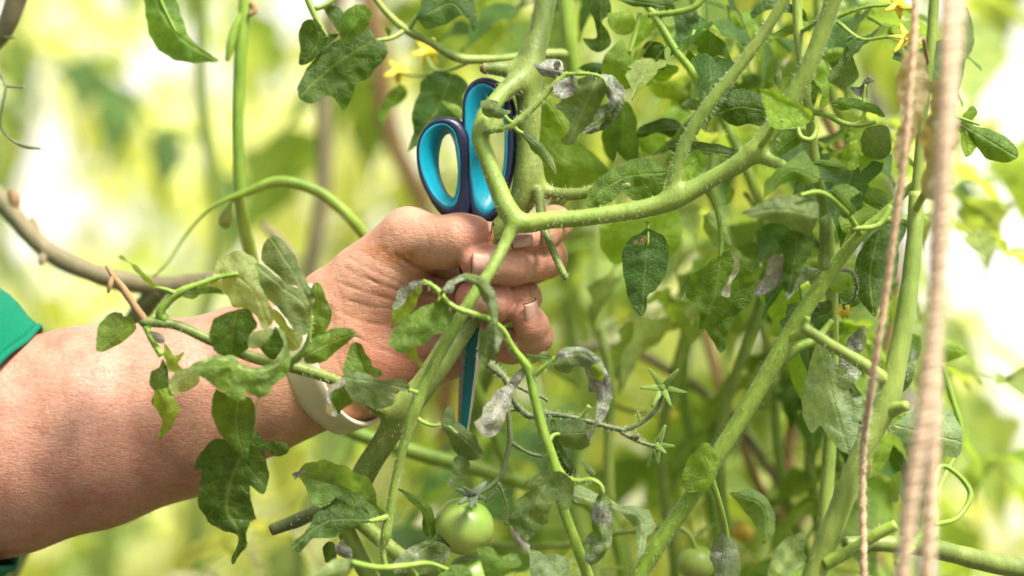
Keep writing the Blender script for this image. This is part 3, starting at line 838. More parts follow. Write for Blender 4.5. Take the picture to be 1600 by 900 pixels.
# main stem and fork as one blended surface
st = SDF(); CH = []; st_old, st_new = SDF(), SDF()
def ch(pts, k=3.5, st=None):
    st = st or st_old
    c = crom([(p[0], p[1], p[2] / .28125, p[3]) for p in pts], 9)
    q = [(a[0], a[1], a[2] * .28125, a[3]) for a in c]
    st.chain(q, k, 1.0, True); CH.append(pxpath(pts, 4))
MAIN = [(862, -60, 4, 19), (842, 55, -2, 17), (828, 100, -4, 22), (826, 125, -4, 22), (827, 175, -5, 18.5), (825, 235, -5, 18.5), (826, 282, -5, 24), (820, 305, -5, 22),
        (800, 335, -5, 16), (766, 372, -6, 14), (748, 430, -7, 14), (734, 490, -10, 19), (700, 545, -16, 20), (660, 605, -20, 20), (630, 640, -20, 23), (604, 684, -17, 18.5), (568, 742, -12, 18.5), (548, 795, -8, 18)]
ch(MAIN)
ch([(826, 108, -5, 16), (795, 108, -6, 13), (757, 107, -8, 8.5)])                                       # cut stub
ch([(826, 110, -4, 14.5), (812, 125, -9, 15), (795, 137, -14.5, 14.2), (777, 156, -19.5, 10.5)], 5)
ch([(800, 133, -13, 12.2), (797, 135, -14, 12.4), (773, 160, -20, 12.5), (755, 190, -25, 14), (752, 212, -27, 14.5), (760, 245, -29, 13), (778, 292, -31, 14), (799, 336, -33, 16), (808, 345, -33, 15.5),
    (860, 344, -33, 13.5), (960, 334, -33, 13), (1035, 318, -33, 15), (1060, 307, -33, 16), (1120, 275, -34, 13), (1165, 248, -36, 15), (1185, 228, -37, 15), (1240, 150, -40, 13.5), (1320, -50, -44, 13)], 3.5, st_new)
ch([(1048, 312, -33, 11), (1055, 270, -34, 10), (1075, 215, -35, 10), (1115, 155, -37, 10), (1175, 78, -39, 8.5), (1245, -30, -42, 8)], 3.5, st_new)
ch([(802, 350, -34, 11), (790, 378, -36, 9.5), (765, 425, -42, 9), (735, 470, -46, 9), (700, 530, -46, 9), (668, 590, -44, 8.5), (648, 640, -43, 9.5), (632, 690, -41, 7.5), (616, 760, -38, 6.5), (606, 820, -36, 7.5), (603, 835, -36, 8), (598, 860, -35, 5), (604, 890, -35, 4)], 2.5, st_new)
ch([(838, 292, -5, 14), (862, 302, -6, 11), (890, 304, -8, 9.5), (930, 299, -10, 9), (980, 290, -14, 7)])
ch([(842, 300, -12, 8), (846, 335, -16, 7.5), (855, 370, -24, 6), (870, 405, -28, 5.8), (883, 432, -30, 5)], 2)  # thin cut side shoot
ch([(630, 640, -20, 16), (600, 640, -22, 14), (575, 625, -26, 11), (530, 597, -32, 9), (470, 577, -38, 9), (400, 560, -42, 8.5), (330, 532, -45, 8), (270, 507, -47, 7.5), (225, 503, -48, 8)])
ch([(1180, 238, -37, 12), (1205, 252, -40, 9), (1222, 258, -42, 8)], 3.5, st_new)
ch([(752, 205, -28, 6), (770, 203, -34, 6), (798, 197, -36, 5), (808, 190, -36, 5.5), (840, 162, -37, 4.8), (868, 130, -38, 4.5), (885, 116, -38, 4.5)], 2, st_new)
lump = ( lambda p, v: np.where(np.abs(v) < 3, .10 * np.sin(p[..., 0] * .21 + 2.1 * np.sin(p[..., 2] * .13)) * np.sin(p[..., 2] * .17 + 1.7 * np.sin(p[..., 0] * .09)), 0))
main_stem = mobj('stem', np_mesh('stem', *surfnets(st_old, .75, lump, 18, 5), M_stemmain), vine)
fork_stem = mobj('stem', np_mesh('stem', *surfnets(st_new, .75, lump, 18, 5), M_stemfork), vine); fork_stem['label'] = 'forked bright green side shoot'
hairs('stem_hair', CH, main_stem, 1.7, (3.5, 8), seed=3)
# cut face of the stub
vv, ff = sweep(pxpath([(759, 107, -8, 8.6), (755, 107, -8, 8.3), (753.5, 107, -8, 6)], 1), 14); mobj('cut_face', mesh_np('cut_face', vv, ff, mat=M_dry), main_stem)
vv, ff = sweep(pxpath([(881, 428, -30, 5.2), (885, 436, -30, 4.6)], 1), 10); mobj('cut_face', mesh_np('cut_face', vv, ff, mat=M_stemdark), main_stem)
# lower forks down to the ground
stem(vine, [(551, 790, -8, 18), (540, 820, -5, 15), (555, 860, -3, 15), (580, 905, 0, 15), (560, 1200, 12, 17), (540, 2400, 20, 20), (530, 4650, 20, 26)], M_stem, 14, 1.0, step=12)
stem(vine, [(548, 800, -8, 14), (580, 830, -10, 12), (625, 868, -10, 12), (690, 905, -8, 11), (740, 930, -5, 8)], M_stem, 12, 2)
stem(vine, [(545, 795, -6, 12), (500, 798, -2, 12), (460, 815, 2, 11), (424, 828, 4, 9.5)], M_stemdark, 12, 1.5)
# wilted stalk end of the left branch
br = stem(vine, [(228, 504, -48, 7.5), (210, 478, -49, 6), (190, 448, -50, 6), (174, 428, -51, 4), (166, 415, -51, 2.5)], M_dry, 10, name='stalk')
stem(br, [(176, 432, -51, 3.5), (172, 445, -52, 4.5), (169, 458, -52, 2)], M_dry, 8, name='withered_tip')
stem(vine, [(226, 506, -48, 6), (240, 535, -49, 5.5), (252, 556, -50, 5)], M_stemlight, 10, 1.5, name='petiole')
stem(vine, [(258, 500, -47, 9), (250, 492, -48, 8), (262, 472, -49, 7), (282, 456, -50, 6.5), (310, 445, -51, 5), (340, 434, -51, 4), (372, 428, -52, 3)], M_stemlight, 10, 1.5, name='petiole')
stem(vine, [(276, 459, -50, 4.5), (258, 452, -51, 3.5), (242, 449, -51, 2.5)], M_stemlight, 8, name='petiole')
stem(vine, z('C', [(350, 772, -41, 6), (400, 740, -50, 6), (440, 690, -54, 5), (465, 600, -57, 3.2), (480, 500, -58, 2)]), M_stemlight, 10, 1.5, name='petiole')
stem(vine, z('B', [(705, 520, -44, 4), (690, 580, -46, 3.6), (672, 640, -47, 3), (665, 700, -47, 2.5)]), M_dry, 8, name='petiole')
# ---- leaves of the left branch
G_ = vine
leaf(G_, z('A', [(50, 850), (45, 750), (75, 650), (130, 595), (200, 573), (235, 585), (230, 602), (265, 608), (292, 600), (312, 640), (328, 690), (300, 730), (230, 785), (140, 835), (75, 855)]), z('A', [(318, 655), (180, 750), (60, 840)]), -50, MD, .0, (4, -6), 3)
leaf(G_, z('A', [(192, 190), (210, 178), (285, 222), (350, 262), (420, 335), (462, 380), (464, 412), (425, 392), (370, 338), (310, 275), (285, 235)]), z('A', [(462, 398), (330, 285), (200, 190)]), -51, LT, 0, (0, 6), 2, grid=4)
leaf(G_, z('D4', [(470, 218), (515, 190), (520, 140), (570, 95), (620, 85), (670, 105), (692, 125), (700, 200), (740, 290), (757, 330), (752, 392), (715, 407), (690, 355), (650, 325), (600, 318), (560, 262), (500, 242), (440, 245), (400, 280), (390, 265), (440, 235)]),
     z('D4', [(450, 225), (560, 175), (660, 230), (735, 380)]), -52, PU, .12, (-3, -4), 2.5, 0, 1.6,
     more=[(z('D4', [(388, 275), (400, 250), (450, 238), (530, 238), (555, 264), (480, 256), (420, 284)]), z('D4', [(390, 272), (550, 255)]), -54, DK, 0)], label='pale upturned leaf underside')
leaf(G_, z('C', [(240, 455), (290, 480), (340, 560), (425, 615), (412, 680), (345, 707), (320, 640), (280, 560), (245, 500)]), z('C', [(250, 470), (390, 670)]), -50, PU, .1, (2, 3), 1.5)
leaf(G_, z('C', [(145, 190), (180, 195), (215, 225), (260, 260), (310, 310), (380, 330), (430, 345), (465, 380), (482, 450), (477, 520), (462, 580), (437, 618), (400, 600), (360, 570), (330, 520), (280, 460), (230, 410), (190, 360), (185, 330), (165, 270)]),
     z('C', [(465, 600), (440, 450), (300, 330), (160, 210)]), -58, GG, .32, (3, -5), 2.5, 0, 1.8,
     more=[(z('C', [(180, 172), (185, 110), (210, 60), (250, 30), (290, 50), (350, 110), (385, 160), (405, 210), (440, 280), (470, 340), (492, 430), (482, 455), (440, 370), (380, 325), (320, 305), (250, 235), (200, 198)]), z('C', [(480, 450), (400, 300), (250, 60)]), -53.5, GG, .28, (-4, -8), 3),
           (z('C', [(478, 450), (490, 420), (470, 350), (490, 310), (510, 300), (540, 340), (560, 390), (580, 440), (597, 490), (585, 540), (560, 580), (510, 622), (468, 645), (453, 600), (473, 540)]), z('C', [(460, 620), (510, 500), (505, 320)]), -57, MD, .38, (-8, 3), 1),
           (z('C', [(430, 722), (450, 672), (500, 622), (570, 582), (640, 570), (700, 575), (734, 600), (700, 650), (640, 690), (590, 740), (530, 775), (470, 782), (430, 757)]), z('C', [(432, 740), (580, 660), (725, 605)]), -56, MD, .1, (6, 2), 3)], label='large folded leaf dusted grey')
leaf(G_, z('B', [(430, 60), (470, 45), (540, 20), (570, 8), (640, 20), (667, 60), (682, 110), (650, 150), (632, 185), (636, 230), (600, 268), (560, 288), (480, 287), (430, 250), (405, 190), (403, 130)]), z('B', [(530, 290), (540, 150), (565, 20)]), -55, DK, 0, (3, 6), -3)
leaf(G_, z('B', [(285, 350), (330, 320), (400, 298), (430, 280), (470, 290), (540, 290), (580, 330), (640, 355), (700, 355), (760, 335), (800, 300), (828, 250), (835, 190), (820, 150), (780, 115), (805, 118), (842, 170), (867, 240), (877, 310), (862, 380), (820, 430), (760, 475), (755, 512), (700, 525), (640, 510), (600, 490), (614, 545), (590, 557), (530, 530), (460, 480), (400, 440), (340, 400)]),
     z('B', [(860, 300), (760, 400), (560, 350), (300, 345)]), -62, MD, .0, (2, -12), 3, 0, 1.8,
     more=[(z('B', [(690, 235), (740, 190), (770, 140), (790, 120), (825, 170), (836, 220), (815, 270), (780, 307), (740, 290), (710, 262)]), z('B', [(700, 240), (820, 240)]), -56, DK, 0, (-8, 4), 1),
           (z('B', [(285, 350), (330, 318), (400, 294), (430, 276), (470, 286), (540, 284), (585, 326), (640, 350), (700, 350), (760, 330), (798, 298), (826, 250), (834, 190), (818, 150), (790, 112), (815, 122), (850, 175), (858, 250), (838, 310), (790, 352), (720, 378), (650, 380), (590, 362), (540, 320), (470, 312), (420, 305), (350, 335)]), z('B', [(290, 348), (480, 298), (640, 365), (800, 330), (850, 200)]), -66.5, (.20, .30, .09), .05, (1, -8), 1),
           (z('B', [(630, 180), (650, 150), (700, 135), (765, 122), (775, 150), (742, 192), (690, 238), (645, 247), (630, 215)]), z('B', [(640, 240), (760, 130)]), -60, PU, .2, (4, -4), 2)], label='leaf curled round into a loop')
leaf(G_, z('B', [(440, 480), (500, 505), (570, 530), (600, 515), (640, 530), (665, 580), (666, 700), (642, 790), (615, 892), (570, 862), (500, 790), (450, 720), (420, 640), (415, 560)]), z('B', [(580, 500), (560, 660), (610, 885)]), -57, MD, 0.02, (-2, 5), 2.5)
leaf(G_, z('D', [(340, 215), (370, 260), (405, 278), (450, 270), (490, 288), (499, 325), (475, 350), (430, 346), (385, 322), (381, 332), (395, 380), (404, 430), (396, 500), (375, 532), (340, 520), (310, 490), (320, 560), (335, 630), (345, 655), (312, 670), (300, 700), (295, 730), (298, 770), (270, 820), (225, 872), (224, 840), (250, 790), (255, 750), (235, 725), (180, 710), (130, 685), (85, 630), (62, 590), (60, 560), (70, 470), (68, 405), (38, 424), (55, 370), (90, 310), (170, 262), (210, 280), (260, 300), (300, 260)]),
     z('D', [(345, 215), (255, 380), (205, 600), (265, 740), (230, 860)]), -49, DK, 0.0, (-1, 3), 2.0, 2, 1.6, teeth=1.6, label='large hanging lobed leaf')
leaf(G_, z('B', [(60, 370), (110, 350), (130, 300), (150, 330), (160, 400), (165, 470), (140, 520), (100, 500), (80, 490), (50, 440)]), z('B', [(130, 310), (100, 480)]), -52, DK, .45, (5, 0), 2, 0, 2.0,
     more=[(z('B', [(80, 490), (120, 480), (165, 470), (200, 540), (224, 580), (216, 640), (180, 700), (130, 760), (102, 782), (110, 720), (130, 670), (95, 610), (66, 560)]), z('B', [(120, 480), (160, 600), (105, 775)]), -53, LT, .22, (-4, 3), 2.5)], label='wilted twisted hanging leaf')
leaf(G_, z('B', [(162, 425), (220, 370), (285, 353), (342, 400), (347, 435), (290, 480), (250, 500), (190, 510), (165, 470)]), z('B', [(320, 380), (180, 490)]), -56, PU, .05, (3, 4), 2)
leaf(G_, z('B', [(130, 210), (170, 240), (195, 285), (252, 258), (238, 300), (220, 330), (242, 360), (180, 382), (148, 330)]), z('B', [(140, 215), (190, 375)]), -54, LT, .0, (3, 4), 1, grid=4)
leaf(G_, z('B', [(45, 145), (90, 140), (132, 170), (140, 205), (110, 215), (75, 185)]), z('B', [(45, 145), (130, 205)]), -53, GY, .8, (3, 4), 1, grid=4)
# ---- leaves on the thin shoot before the hand
pet = z('E', [(320, 85, -50, 3.5), (385, 120, -52, 4), (440, 170, -53, 5), (480, 222, -54, 4), (560, 280, -55, 4.5), (650, 310, -55, 5), (770, 352, -52, 5), (870, 422, -48, 5), (945, 550, -44, 5.5)])
stem(vine, pet + [(824, 575, -42, 7), (836, 625, -42, 7.5), (851, 682, -41, 8), (862, 714, -40, 8.5), (880, 795, -36, 8), (900, 850, -34, 8.5), (925, 920, -30, 9), (960, 1100, -20, 9), (900, 1500, 0, 10), (600, 2600, 20, 12)], M_stemlight, 12, 1.8, step=5)
leaf(G_, z('E', [(100, 272), (120, 220), (150, 150), (200, 110), (260, 90), (325, 78), (305, 122), (245, 152), (205, 212), (162, 262), (110, 292)]), z('E', [(320, 85), (200, 130), (105, 280)]), -53, GG, .75, (2, -5), 1.5, 0, 1.5,
     more=[(z('E', [(100, 290), (160, 258), (200, 208), (240, 158), (312, 118), (316, 160), (280, 200), (270, 262), (230, 312), (170, 362), (130, 392), (105, 422), (98, 350)]), z('E', [(310, 120), (180, 300), (110, 400)]), -50, LT, 0.02, (-5, 4), 2)], label='leaf rolled inwards with grey edge')
leaf(G_, z('E', [(80, 512), (100, 460), (130, 410), (200, 340), (290, 280), (380, 240), (440, 207), (500, 258), (520, 320), (510, 400), (470, 442), (420, 460), (380, 480), (340, 532), (280, 545), (220, 582), (150, 587), (110, 560), (80, 532)]), z('E', [(445, 195), (300, 330), (90, 515)]), -56, MD, .3, (0, -9), 3, 0, 1.6,
     more=[(z('E', [(200, 592), (270, 560), (282, 610), (317, 690), (302, 694), (268, 650), (220, 622)]), z('E', [(230, 580), (310, 690)]), -52, LT, .1)])
leaf(G_, z('E', [(455, 142), (500, 90), (560, 50), (620, 33), (690, 38), (760, 75), (812, 140), (837, 210), (852, 280), (842, 340), (852, 400), (882, 470), (862, 550), (842, 600), (800, 560), (790, 420), (790, 350), (780, 280), (740, 220), (715, 160), (680, 112), (640, 92), (590, 87), (550, 112), (527, 167), (490, 172)]),
     z('E', [(455, 150), (620, 55), (760, 130), (820, 300), (850, 580)]), -60, GG, .62, (4, -6), 3, 0, 1.6,
     more=[(z('E', [(712, 440), (755, 432), (795, 370), (832, 400), (852, 450), (845, 590), (790, 650), (752, 692), (718, 640), (708, 540)]), z('E', [(790, 380), (755, 685)]), -61, GG, .25, (5, 3), 2)], label='arching withered leaf with grey mould')
stem(vine, z('E', [(445, 178, -53, 3.5), (460, 155, -56, 3), (480, 130, -58, 2.5)]), M_stemlight, 8, name='petiole')
stem(vine, z('E', [(440, 175, -53, 3.5), (440, 200, -55, 3), (425, 230, -56, 2)]), M_stemlight, 8, name='petiole')
stem(vine, z('F', [(1390, 420, -44, 5), (1320, 400, -46, 3.8), (1285, 392, -47.5, 3)]), M_stemlight, 8, 1.5, name='petiole')
leaf(G_, z('F', [(700, 270), (740, 245), (830, 230), (900, 243), (980, 280), (1060, 310), (1140, 290), (1200, 283), (1252, 310), (1295, 375), (1270, 402), (1180, 392), (1172, 480), (1120, 532), (1050, 557), (970, 547), (900, 522), (820, 507), (760, 432), (720, 350)]), z('F', [(1290, 385), (1020, 330), (710, 280)]), -51, GG, .22, (3, -8), 3, 0, 1.6,
     more=[(z('F', [(558, 560), (563, 420), (590, 360), (660, 308), (712, 278), (732, 330), (700, 362), (612, 402), (602, 470), (640, 560), (657, 627), (620, 622), (570, 592)]), z('F', [(710, 290), (590, 400), (640, 620)]), -54, WH, .6, (4, 2), 1),
           (z('F', [(608, 402), (700, 368), (762, 432), (792, 492), (700, 562), (655, 602), (638, 560), (600, 480)]), z('F', [(720, 380), (650, 600)]), -47, MD, .1, (-6, 2), 1)], label='grey-green leaf with white curled tip')
leaf(G_, z('F', [(708, 242), (713, 170), (745, 90), (800, -32), (850, -22), (900, 50), (950, 130), (972, 190), (1030, 203), (1058, 250), (1020, 278), (900, 242), (830, 232), (740, 248)]), z('F', [(900, 250), (860, 120), (815, -25)]), -44, MD, .08, (-5, -3), -3)
# lower left leaves on the thin petiole
stem(vine, z('G', [(850, 475, -36, 5.5), (780, 500, -40, 4.5), (730, 510, -42, 3.5), (700, 512, -43, 2.5)]), M_stemlight, 8, 1.5, name='petiole')
stem(vine, z('G', [(840, 465, -36, 4), (800, 455, -36, 3), (740, 440, -36, 2.5)]), M_stemlight, 8, name='petiole')
leaf(G_, z('G', [(163, 182), (210, 160), (240, 125), (300, 100), (335, 95), (370, 78), (420, 95), (480, 113), (540, 125), (600, 168), (660, 193), (700, 210), (732, 260), (757, 350), (767, 410), (822, 450), (810, 472), (720, 462), (690, 402), (680, 342), (620, 317), (540, 322), (470, 352), (410, 402), (360, 422), (310, 382), (270, 312), (250, 262), (205, 205), (187, 225)]),
     z('G', [(810, 460), (700, 380), (480, 270), (180, 190)]), -37, (.15, .26, .06), .1, (-3, 5), -4, 0, 1.5,
     more=[(z('G', [(163, 182), (190, 165), (212, 160), (240, 122), (300, 99), (335, 97), (325, 150), (360, 240), (300, 190), (230, 180), (205, 200), (187, 225)]), z('G', [(330, 110), (170, 195)]), -38.5, GG, .85, (0, 5), 1)], label='light green leaf with scorched grey tip')
leaf(G_, z('G', [(158, 692), (180, 650), (250, 600), (290, 540), (310, 490), (360, 440), (420, 390), (480, 345), (540, 318), (600, 313), (660, 328), (692, 360), (692, 420), (712, 490), (702, 522), (640, 532), (570, 562), (510, 602), (450, 632), (380, 637), (310, 632), (270, 682), (195, 737), (168, 712)]),
     z('G', [(705, 505), (560, 500), (400, 520), (170, 700)]), -44, DK, .08, (2, -10), 3, 0, 1.6)
leaf(G_, z('G', [(378, 700), (400, 663), (440, 658), (482, 740), (470, 792), (405, 807)]), z('G', [(420, 665), (440, 800)]), -12, DK, 0)
leaf(G_, z('G', [(458, 690), (500, 668), (515, 640), (545, 680), (592, 735), (580, 782), (520, 772), (480, 740)]), z('G', [(470, 690), (580, 770)]), -16, GY, .9, (4, 0), 2, 0, 3.0, label='shrivelled brown leaf', grid=4)
# leaves near the blade and lower middle
stem(vine, z('H', [(15, 95, -42, 4.5), (60, 130, -42, 4), (120, 155, -43, 3.2), (200, 155, -44, 2.6), (260, 200, -45, 1.6)]), M_stemlight, 8, 1.5, name='petiole')
leaf(G_, z('H', [(178, 162), (180, 100), (195, 63), (215, 53), (242, 75), (245, 130), (290, 158), (350, 208), (377, 260), (402, 310), (380, 337), (320, 342), (270, 322), (235, 287), (208, 220)]), z('H', [(190, 150), (260, 200), (390, 320)]), -44, GG, .26, (2, 5), 3)
leaf(G_, z('H', [(238, 340), (260, 318), (322, 345), (324, 375), (290, 420), (250, 482), (225, 502), (205, 470), (230, 410)]), z('H', [(290, 330), (225, 490)]), -42, GG, .5, (5, 0), 2)
leaf(G_, z('H', [(348, 137), (390, 100), (400, 60), (440, 10), (470, -30), (530, -70), (600, -150), (640, -160), (620, -110), (570, -40), (550, 20), (530, 80), (502, 150), (480, 197), (430, 218), (380, 192)]), z('H', [(620, -140), (500, 20), (400, 190)]), -45, WH, .75, (6, -3), 4, 0, 2.4, label='dead white twisted leaf')
leaf(G_, z('T', [(613, 510), (690, 540), (750, 578), (787, 640), (792, 690), (777, 735), (750, 722), (728, 670), (735, 640), (690, 582), (640, 537)]), z('T', [(770, 730), (740, 620), (620, 515)]), -30, MD, .15, (-3, 3), 3)
leaf(G_, z('H', [(100, 785), (130, 768), (170, 738), (232, 760), (243, 790), (210, 812), (150, 800)]), z('H', [(110, 785), (235, 785)]), -34, DK, .05)
leaf(G_, z('T', [(600, 850), (640, 800), (690, 770), (740, 748), (790, 745), (845, 775), (855, 800), (800, 862), (700, 900), (620, 910)]), z('T', [(790, 750), (700, 800), (610, 880)]), -46, GG, .6, (3, -5), 4, 0, 2.2)
leaf(G_, z('T', [(240, 900), (300, 850), (370, 822), (440, 840), (420, 880), (330, 940), (260, 950)]), z('T', [(430, 845), (250, 910)]), -80, PU, .5, (3, -5), 3)
leaf(G_, z('T', [(970, 780), (1030, 770), (1065, 810), (1150, 805), (1165, 850), (1100, 880), (1070, 920), (1010, 900), (985, 830)]), z('T', [(985, 780), (1140, 860)]), -60, MD, .25, (3, -5), 3)
leaf(G_, z('T', [(780, 930), (830, 860), (900, 850), (950, 890), (940, 950)]), z('T', [(940, 900), (800, 920)]), -60, MD, .2, (3, -5), 3)
stem(vine, z('T', [(420, 840, -78, 5), (520, 862, -74, 5), (660, 855, -66, 4.5), (760, 845, -60, 4), (860, 880, -56, 4)]), M_stemlight, 8, .6, name='petiole')
stem(vine, z('T', [(660, 855, -66, 4.5), (700, 900, -55, 5), (700, 1000, -30, 6), (640, 1100, -5, 7), (560, 1300, 12, 8)]), M_stemlight, 8, name='petiole')
# upper right of the main stem
leaf(G_, z('I', [(218, 90), (270, 73), (320, 50), (380, 53), (402, 80), (412, 130), (372, 167), (310, 167), (258, 142)]), z('I', [(410, 130), (310, 110), (220, 92)]), -40, PG, .9, (6, -4), 4, 0, 2.0,
     more=[(z('I', [(348, 80), (372, 62), (395, 68), (398, 92), (380, 100), (384, 118), (360, 125), (350, 105)]), z('I', [(350, 90), (395, 90)]), -41.5, (.05, .05, .045), 1.0)], label='rolled grey withered leaf', grid=4)
leaf(G_, z('I', [(343, 212), (400, 180), (440, 138), (502, 148), (480, 200), (492, 240), (430, 302), (380, 297), (343, 250)]), z('I', [(470, 150), (360, 260)]), -41, GY, .95, (4, -4), 3, 0, 2.2, label='crumpled grey leaf', grid=4)
leaf(G_, z('I', [(348, 352), (400, 310), (470, 215), (520, 170), (600, 158), (662, 180), (682, 250), (652, 330), (622, 400), (592, 470), (550, 512), (500, 542), (490, 582), (430, 602), (393, 577), (440, 520), (452, 460), (418, 410)]), z('I', [(630, 170), (560, 330), (440, 590)]), -34, GG, .12, (-3, 4), 4, 0, 2.2)
leaf(G_, z('I', [(648, 143), (700, 148), (760, 188), (797, 230), (802, 300), (782, 370), (742, 430), (702, 482), (640, 512), (590, 527), (528, 517), (580, 470), (600, 430), (640, 350), (702, 330), (680, 270), (682, 200)]), z('I', [(655, 150), (745, 290), (660, 450), (540, 515)]), -40, DK, .72, (5, 3), 4, 0, 2.2, label='blackened curled leaf with grey mould', grid=4)
stem(vine, z('I', [(420, 150, -38, 3.8), (500, 145, -40, 3.2), (590, 148, -41, 3), (650, 165, -41, 2.5), (690, 230, -40, 1.8)]), M_stemlight, 8, 2, name='petiole')
leaf(G_, z('I', [(163, 497), (220, 538), (272, 590), (322, 650), (357, 720), (367, 778), (330, 752), (270, 692), (210, 632), (168, 570), (148, 530)]), z('I', [(150, 520), (250, 620), (362, 770)]), -37, GG, .1, (3, 0), 3, grid=4)
stem(vine, z('I', [(90, 470, -36, 4.5), (115, 505, -36, 3.5), (155, 525, -37, 2.5)]), M_stemlight, 8, name='petiole')
leaf(G_, z('X', [(543, 168), (600, 163), (642, 173), (645, 200), (712, 232), (682, 262), (600, 265), (553, 242), (548, 200)]), z('X', [(690, 240), (550, 200)]), -38, GG, .15, (0, -8), 3, grid=3.5,
     more=[(z('X', [(550, 172), (600, 166), (638, 176), (628, 205), (590, 218), (560, 205)]), z('X', [(550, 175), (635, 195)]), -39.5, PU, .1)])
stem(vine, z('X', [(730, 300, -36, 3.5), (700, 280, -37, 3.2), (680, 255, -38, 2.6)]), M_stemlight, 8, name='petiole')
# leaves along the right arm
leaf(G_, z('M', [(48, 190), (90, 140), (160, 88), (240, 53), (290, 46), (350, 73), (387, 100), (377, 150), (362, 202), (300, 222), (240, 227), (205, 192), (150, 232), (100, 252), (48, 252)]), z('M', [(60, 230), (200, 130), (380, 110)]), -16, MD, .45, (0, -8), 3, 0, 2.2, label='drooping leaf dusted with grey')
stem(vine, z('M', [(305, 318, -32, 3.5), (308, 345, -33, 2.5), (306, 420, -34, 1.4)]), M_stemlight, 8, name='petiole')
leaf(G_, z('M', [(305, 345), (320, 350), (352, 365), (387, 400), (395, 440), (387, 520), (352, 592), (302, 642), (297, 700), (280, 724), (250, 692), (213, 602), (203, 540), (196, 490), (203, 430), (238, 385), (288, 357)]), z('M', [(308, 345), (300, 480), (283, 718)]), -33, (.06, .135, .03), .16, (2, 2), 2.2,
     more=[(z('M', [(238, 405), (255, 395), (262, 408), (248, 418)]), z('M', [(240, 410), (260, 402)]), -35.6, BN, 0), (z('M', [(275, 400), (290, 376), (303, 378), (300, 395), (283, 414)]), z('M', [(280, 408), (300, 380)]), -35.6, BN, 0)], label='hanging leaf with two brown spots')
stem(vine, z('M', [(560, 185, -32, 5), (580, 215, -31, 4.5), (600, 270, -30, 4), (614, 340, -29, 4), (618, 430, -29, 3.5), (614, 470, -30, 2)]), M_stemlight, 10, 1.5, name='petiole')
leaf(G_, z('M', [(605, 470), (640, 438), (662, 440), (692, 480), (737, 510), (755, 560), (747, 640), (702, 702), (640, 732), (570, 767), (530, 777), (525, 720), (515, 667), (478, 652), (473, 590), (488, 550), (540, 515), (590, 475)]), z('M', [(622, 440), (600, 600), (545, 770)]), -29, MD, .05, (-2, 4), 3.5, 0, 2.2,
     more=[(z('M', [(548, 772), (640, 733), (677, 730), (642, 800), (637, 860), (622, 874), (580, 822)]), z('M', [(610, 740), (625, 870)]), -26.5, MD, .15), (z('M', [(660, 440), (697, 480), (692, 530), (662, 580), (647, 642), (627, 637), (650, 560), (670, 520), (672, 480)]), z('M', [(662, 442), (640, 640)]), -34, WH, .35, (4, 0), 1)], label='hanging leaf with rolled pale edge')
leaf(G_, z('M', [(603, 247), (640, 235), (640, 200), (660, 170), (674, 185), (667, 220), (630, 247)]), z('M', [(605, 246), (668, 180)]), -30, LT, 0, grid=4)
# lower right grey leaves on the thin shoot
stem(vine, z('J', [(235, 300, -42, 6), (300, 250, -44, 4.5), (360, 200, -45, 3.5), (430, 160, -46, 2.5)]), M_stemlight, 8, 1.5, name='petiole')
leaf(G_, z('J', [(188, 143), (250, 155), (320, 133), (362, 150), (372, 177), (300, 187), (230, 212), (200, 185)]), z('J', [(370, 170), (195, 150)]), -46, GG, .15, grid=4)
leaf(G_, z('J', [(378, 222), (410, 183), (460, 170), (520, 178), (562, 220), (520, 242), (515, 272), (460, 284), (398, 262)]), z('J', [(380, 210), (550, 220)]), -49, GG, .08, (0, 6), 2, grid=4)
leaf(G_, z('J', [(388, 182), (430, 118), (500, 98), (580, 103), (650, 128), (712, 190), (762, 280), (792, 370), (793, 440), (772, 540), (722, 620), (673, 668), (678, 580), (688, 500), (678, 422), (638, 417), (630, 350), (603, 280), (600, 242), (560, 237), (540, 192), (470, 172)]), z('J', [(395, 180), (600, 150), (720, 300), (745, 460), (690, 650)]), -45, GG, .85, (4, 3), 3, 0, 2.2,
     more=[(z('J', [(635, 235), (690, 215), (730, 265), (735, 320), (690, 328), (645, 300)]), z('J', [(640, 240), (725, 315)]), -47.5, LT, .1)], label='arching grey mouldy leaf')
leaf(G_, z('J', [(418, 650), (470, 608), (540, 603), (600, 630), (650, 668), (682, 690), (640, 722), (640, 792), (560, 822), (480, 812), (418, 772)]), z('J', [(420, 715), (660, 700)]), -37, GG, .18, (0, 5), 3,
     more=[(z('J', [(610, 690), (650, 668), (684, 690), (645, 722), (640, 792), (622, 745)]), z('J', [(610, 700), (680, 695)]), -38.5, WH, .8)])
stem(vine, z('J', [(345, 770, -40, 4), (390, 715, -38, 3.2), (425, 712, -37, 2.5)]), M_stemlight, 8, name='petiole')
leaf(G_, z('J', [(363, 610), (387, 613), (402, 680), (432, 780), (485, 880), (540, 990), (500, 1020), (440, 940), (390, 830), (368, 700)]), z('J', [(375, 615), (410, 800), (520, 1000)]), -33, DK, .45, (8, 0), 3, 0, 2.0, grid=4)
leaf(G_, z('K', [(168, 267), (200, 223), (280, 178), (330, 153), (400, 163), (460, 178), (502, 210), (523, 280), (517, 350), (492, 422), (450, 432), (430, 372), (400, 362), (360, 422), (342, 480), (347, 527), (310, 542), (260, 602), (200, 647), (150, 602), (75, 542), (63, 490), (110, 440), (118, 380), (180, 320), (227, 290), (225, 265)]), z('K', [(375, 165), (300, 300), (190, 640)]), -52, GG, .38, (4, 5), 4, 0, 2.0,
     more=[(z('K', [(73, 540), (150, 608), (217, 690), (212, 742), (160, 732), (98, 632)]), z('K', [(90, 550), (205, 735)]), -50, WH, .8, (4, 4), 3)], label='lobed leaf whitened with mildew')
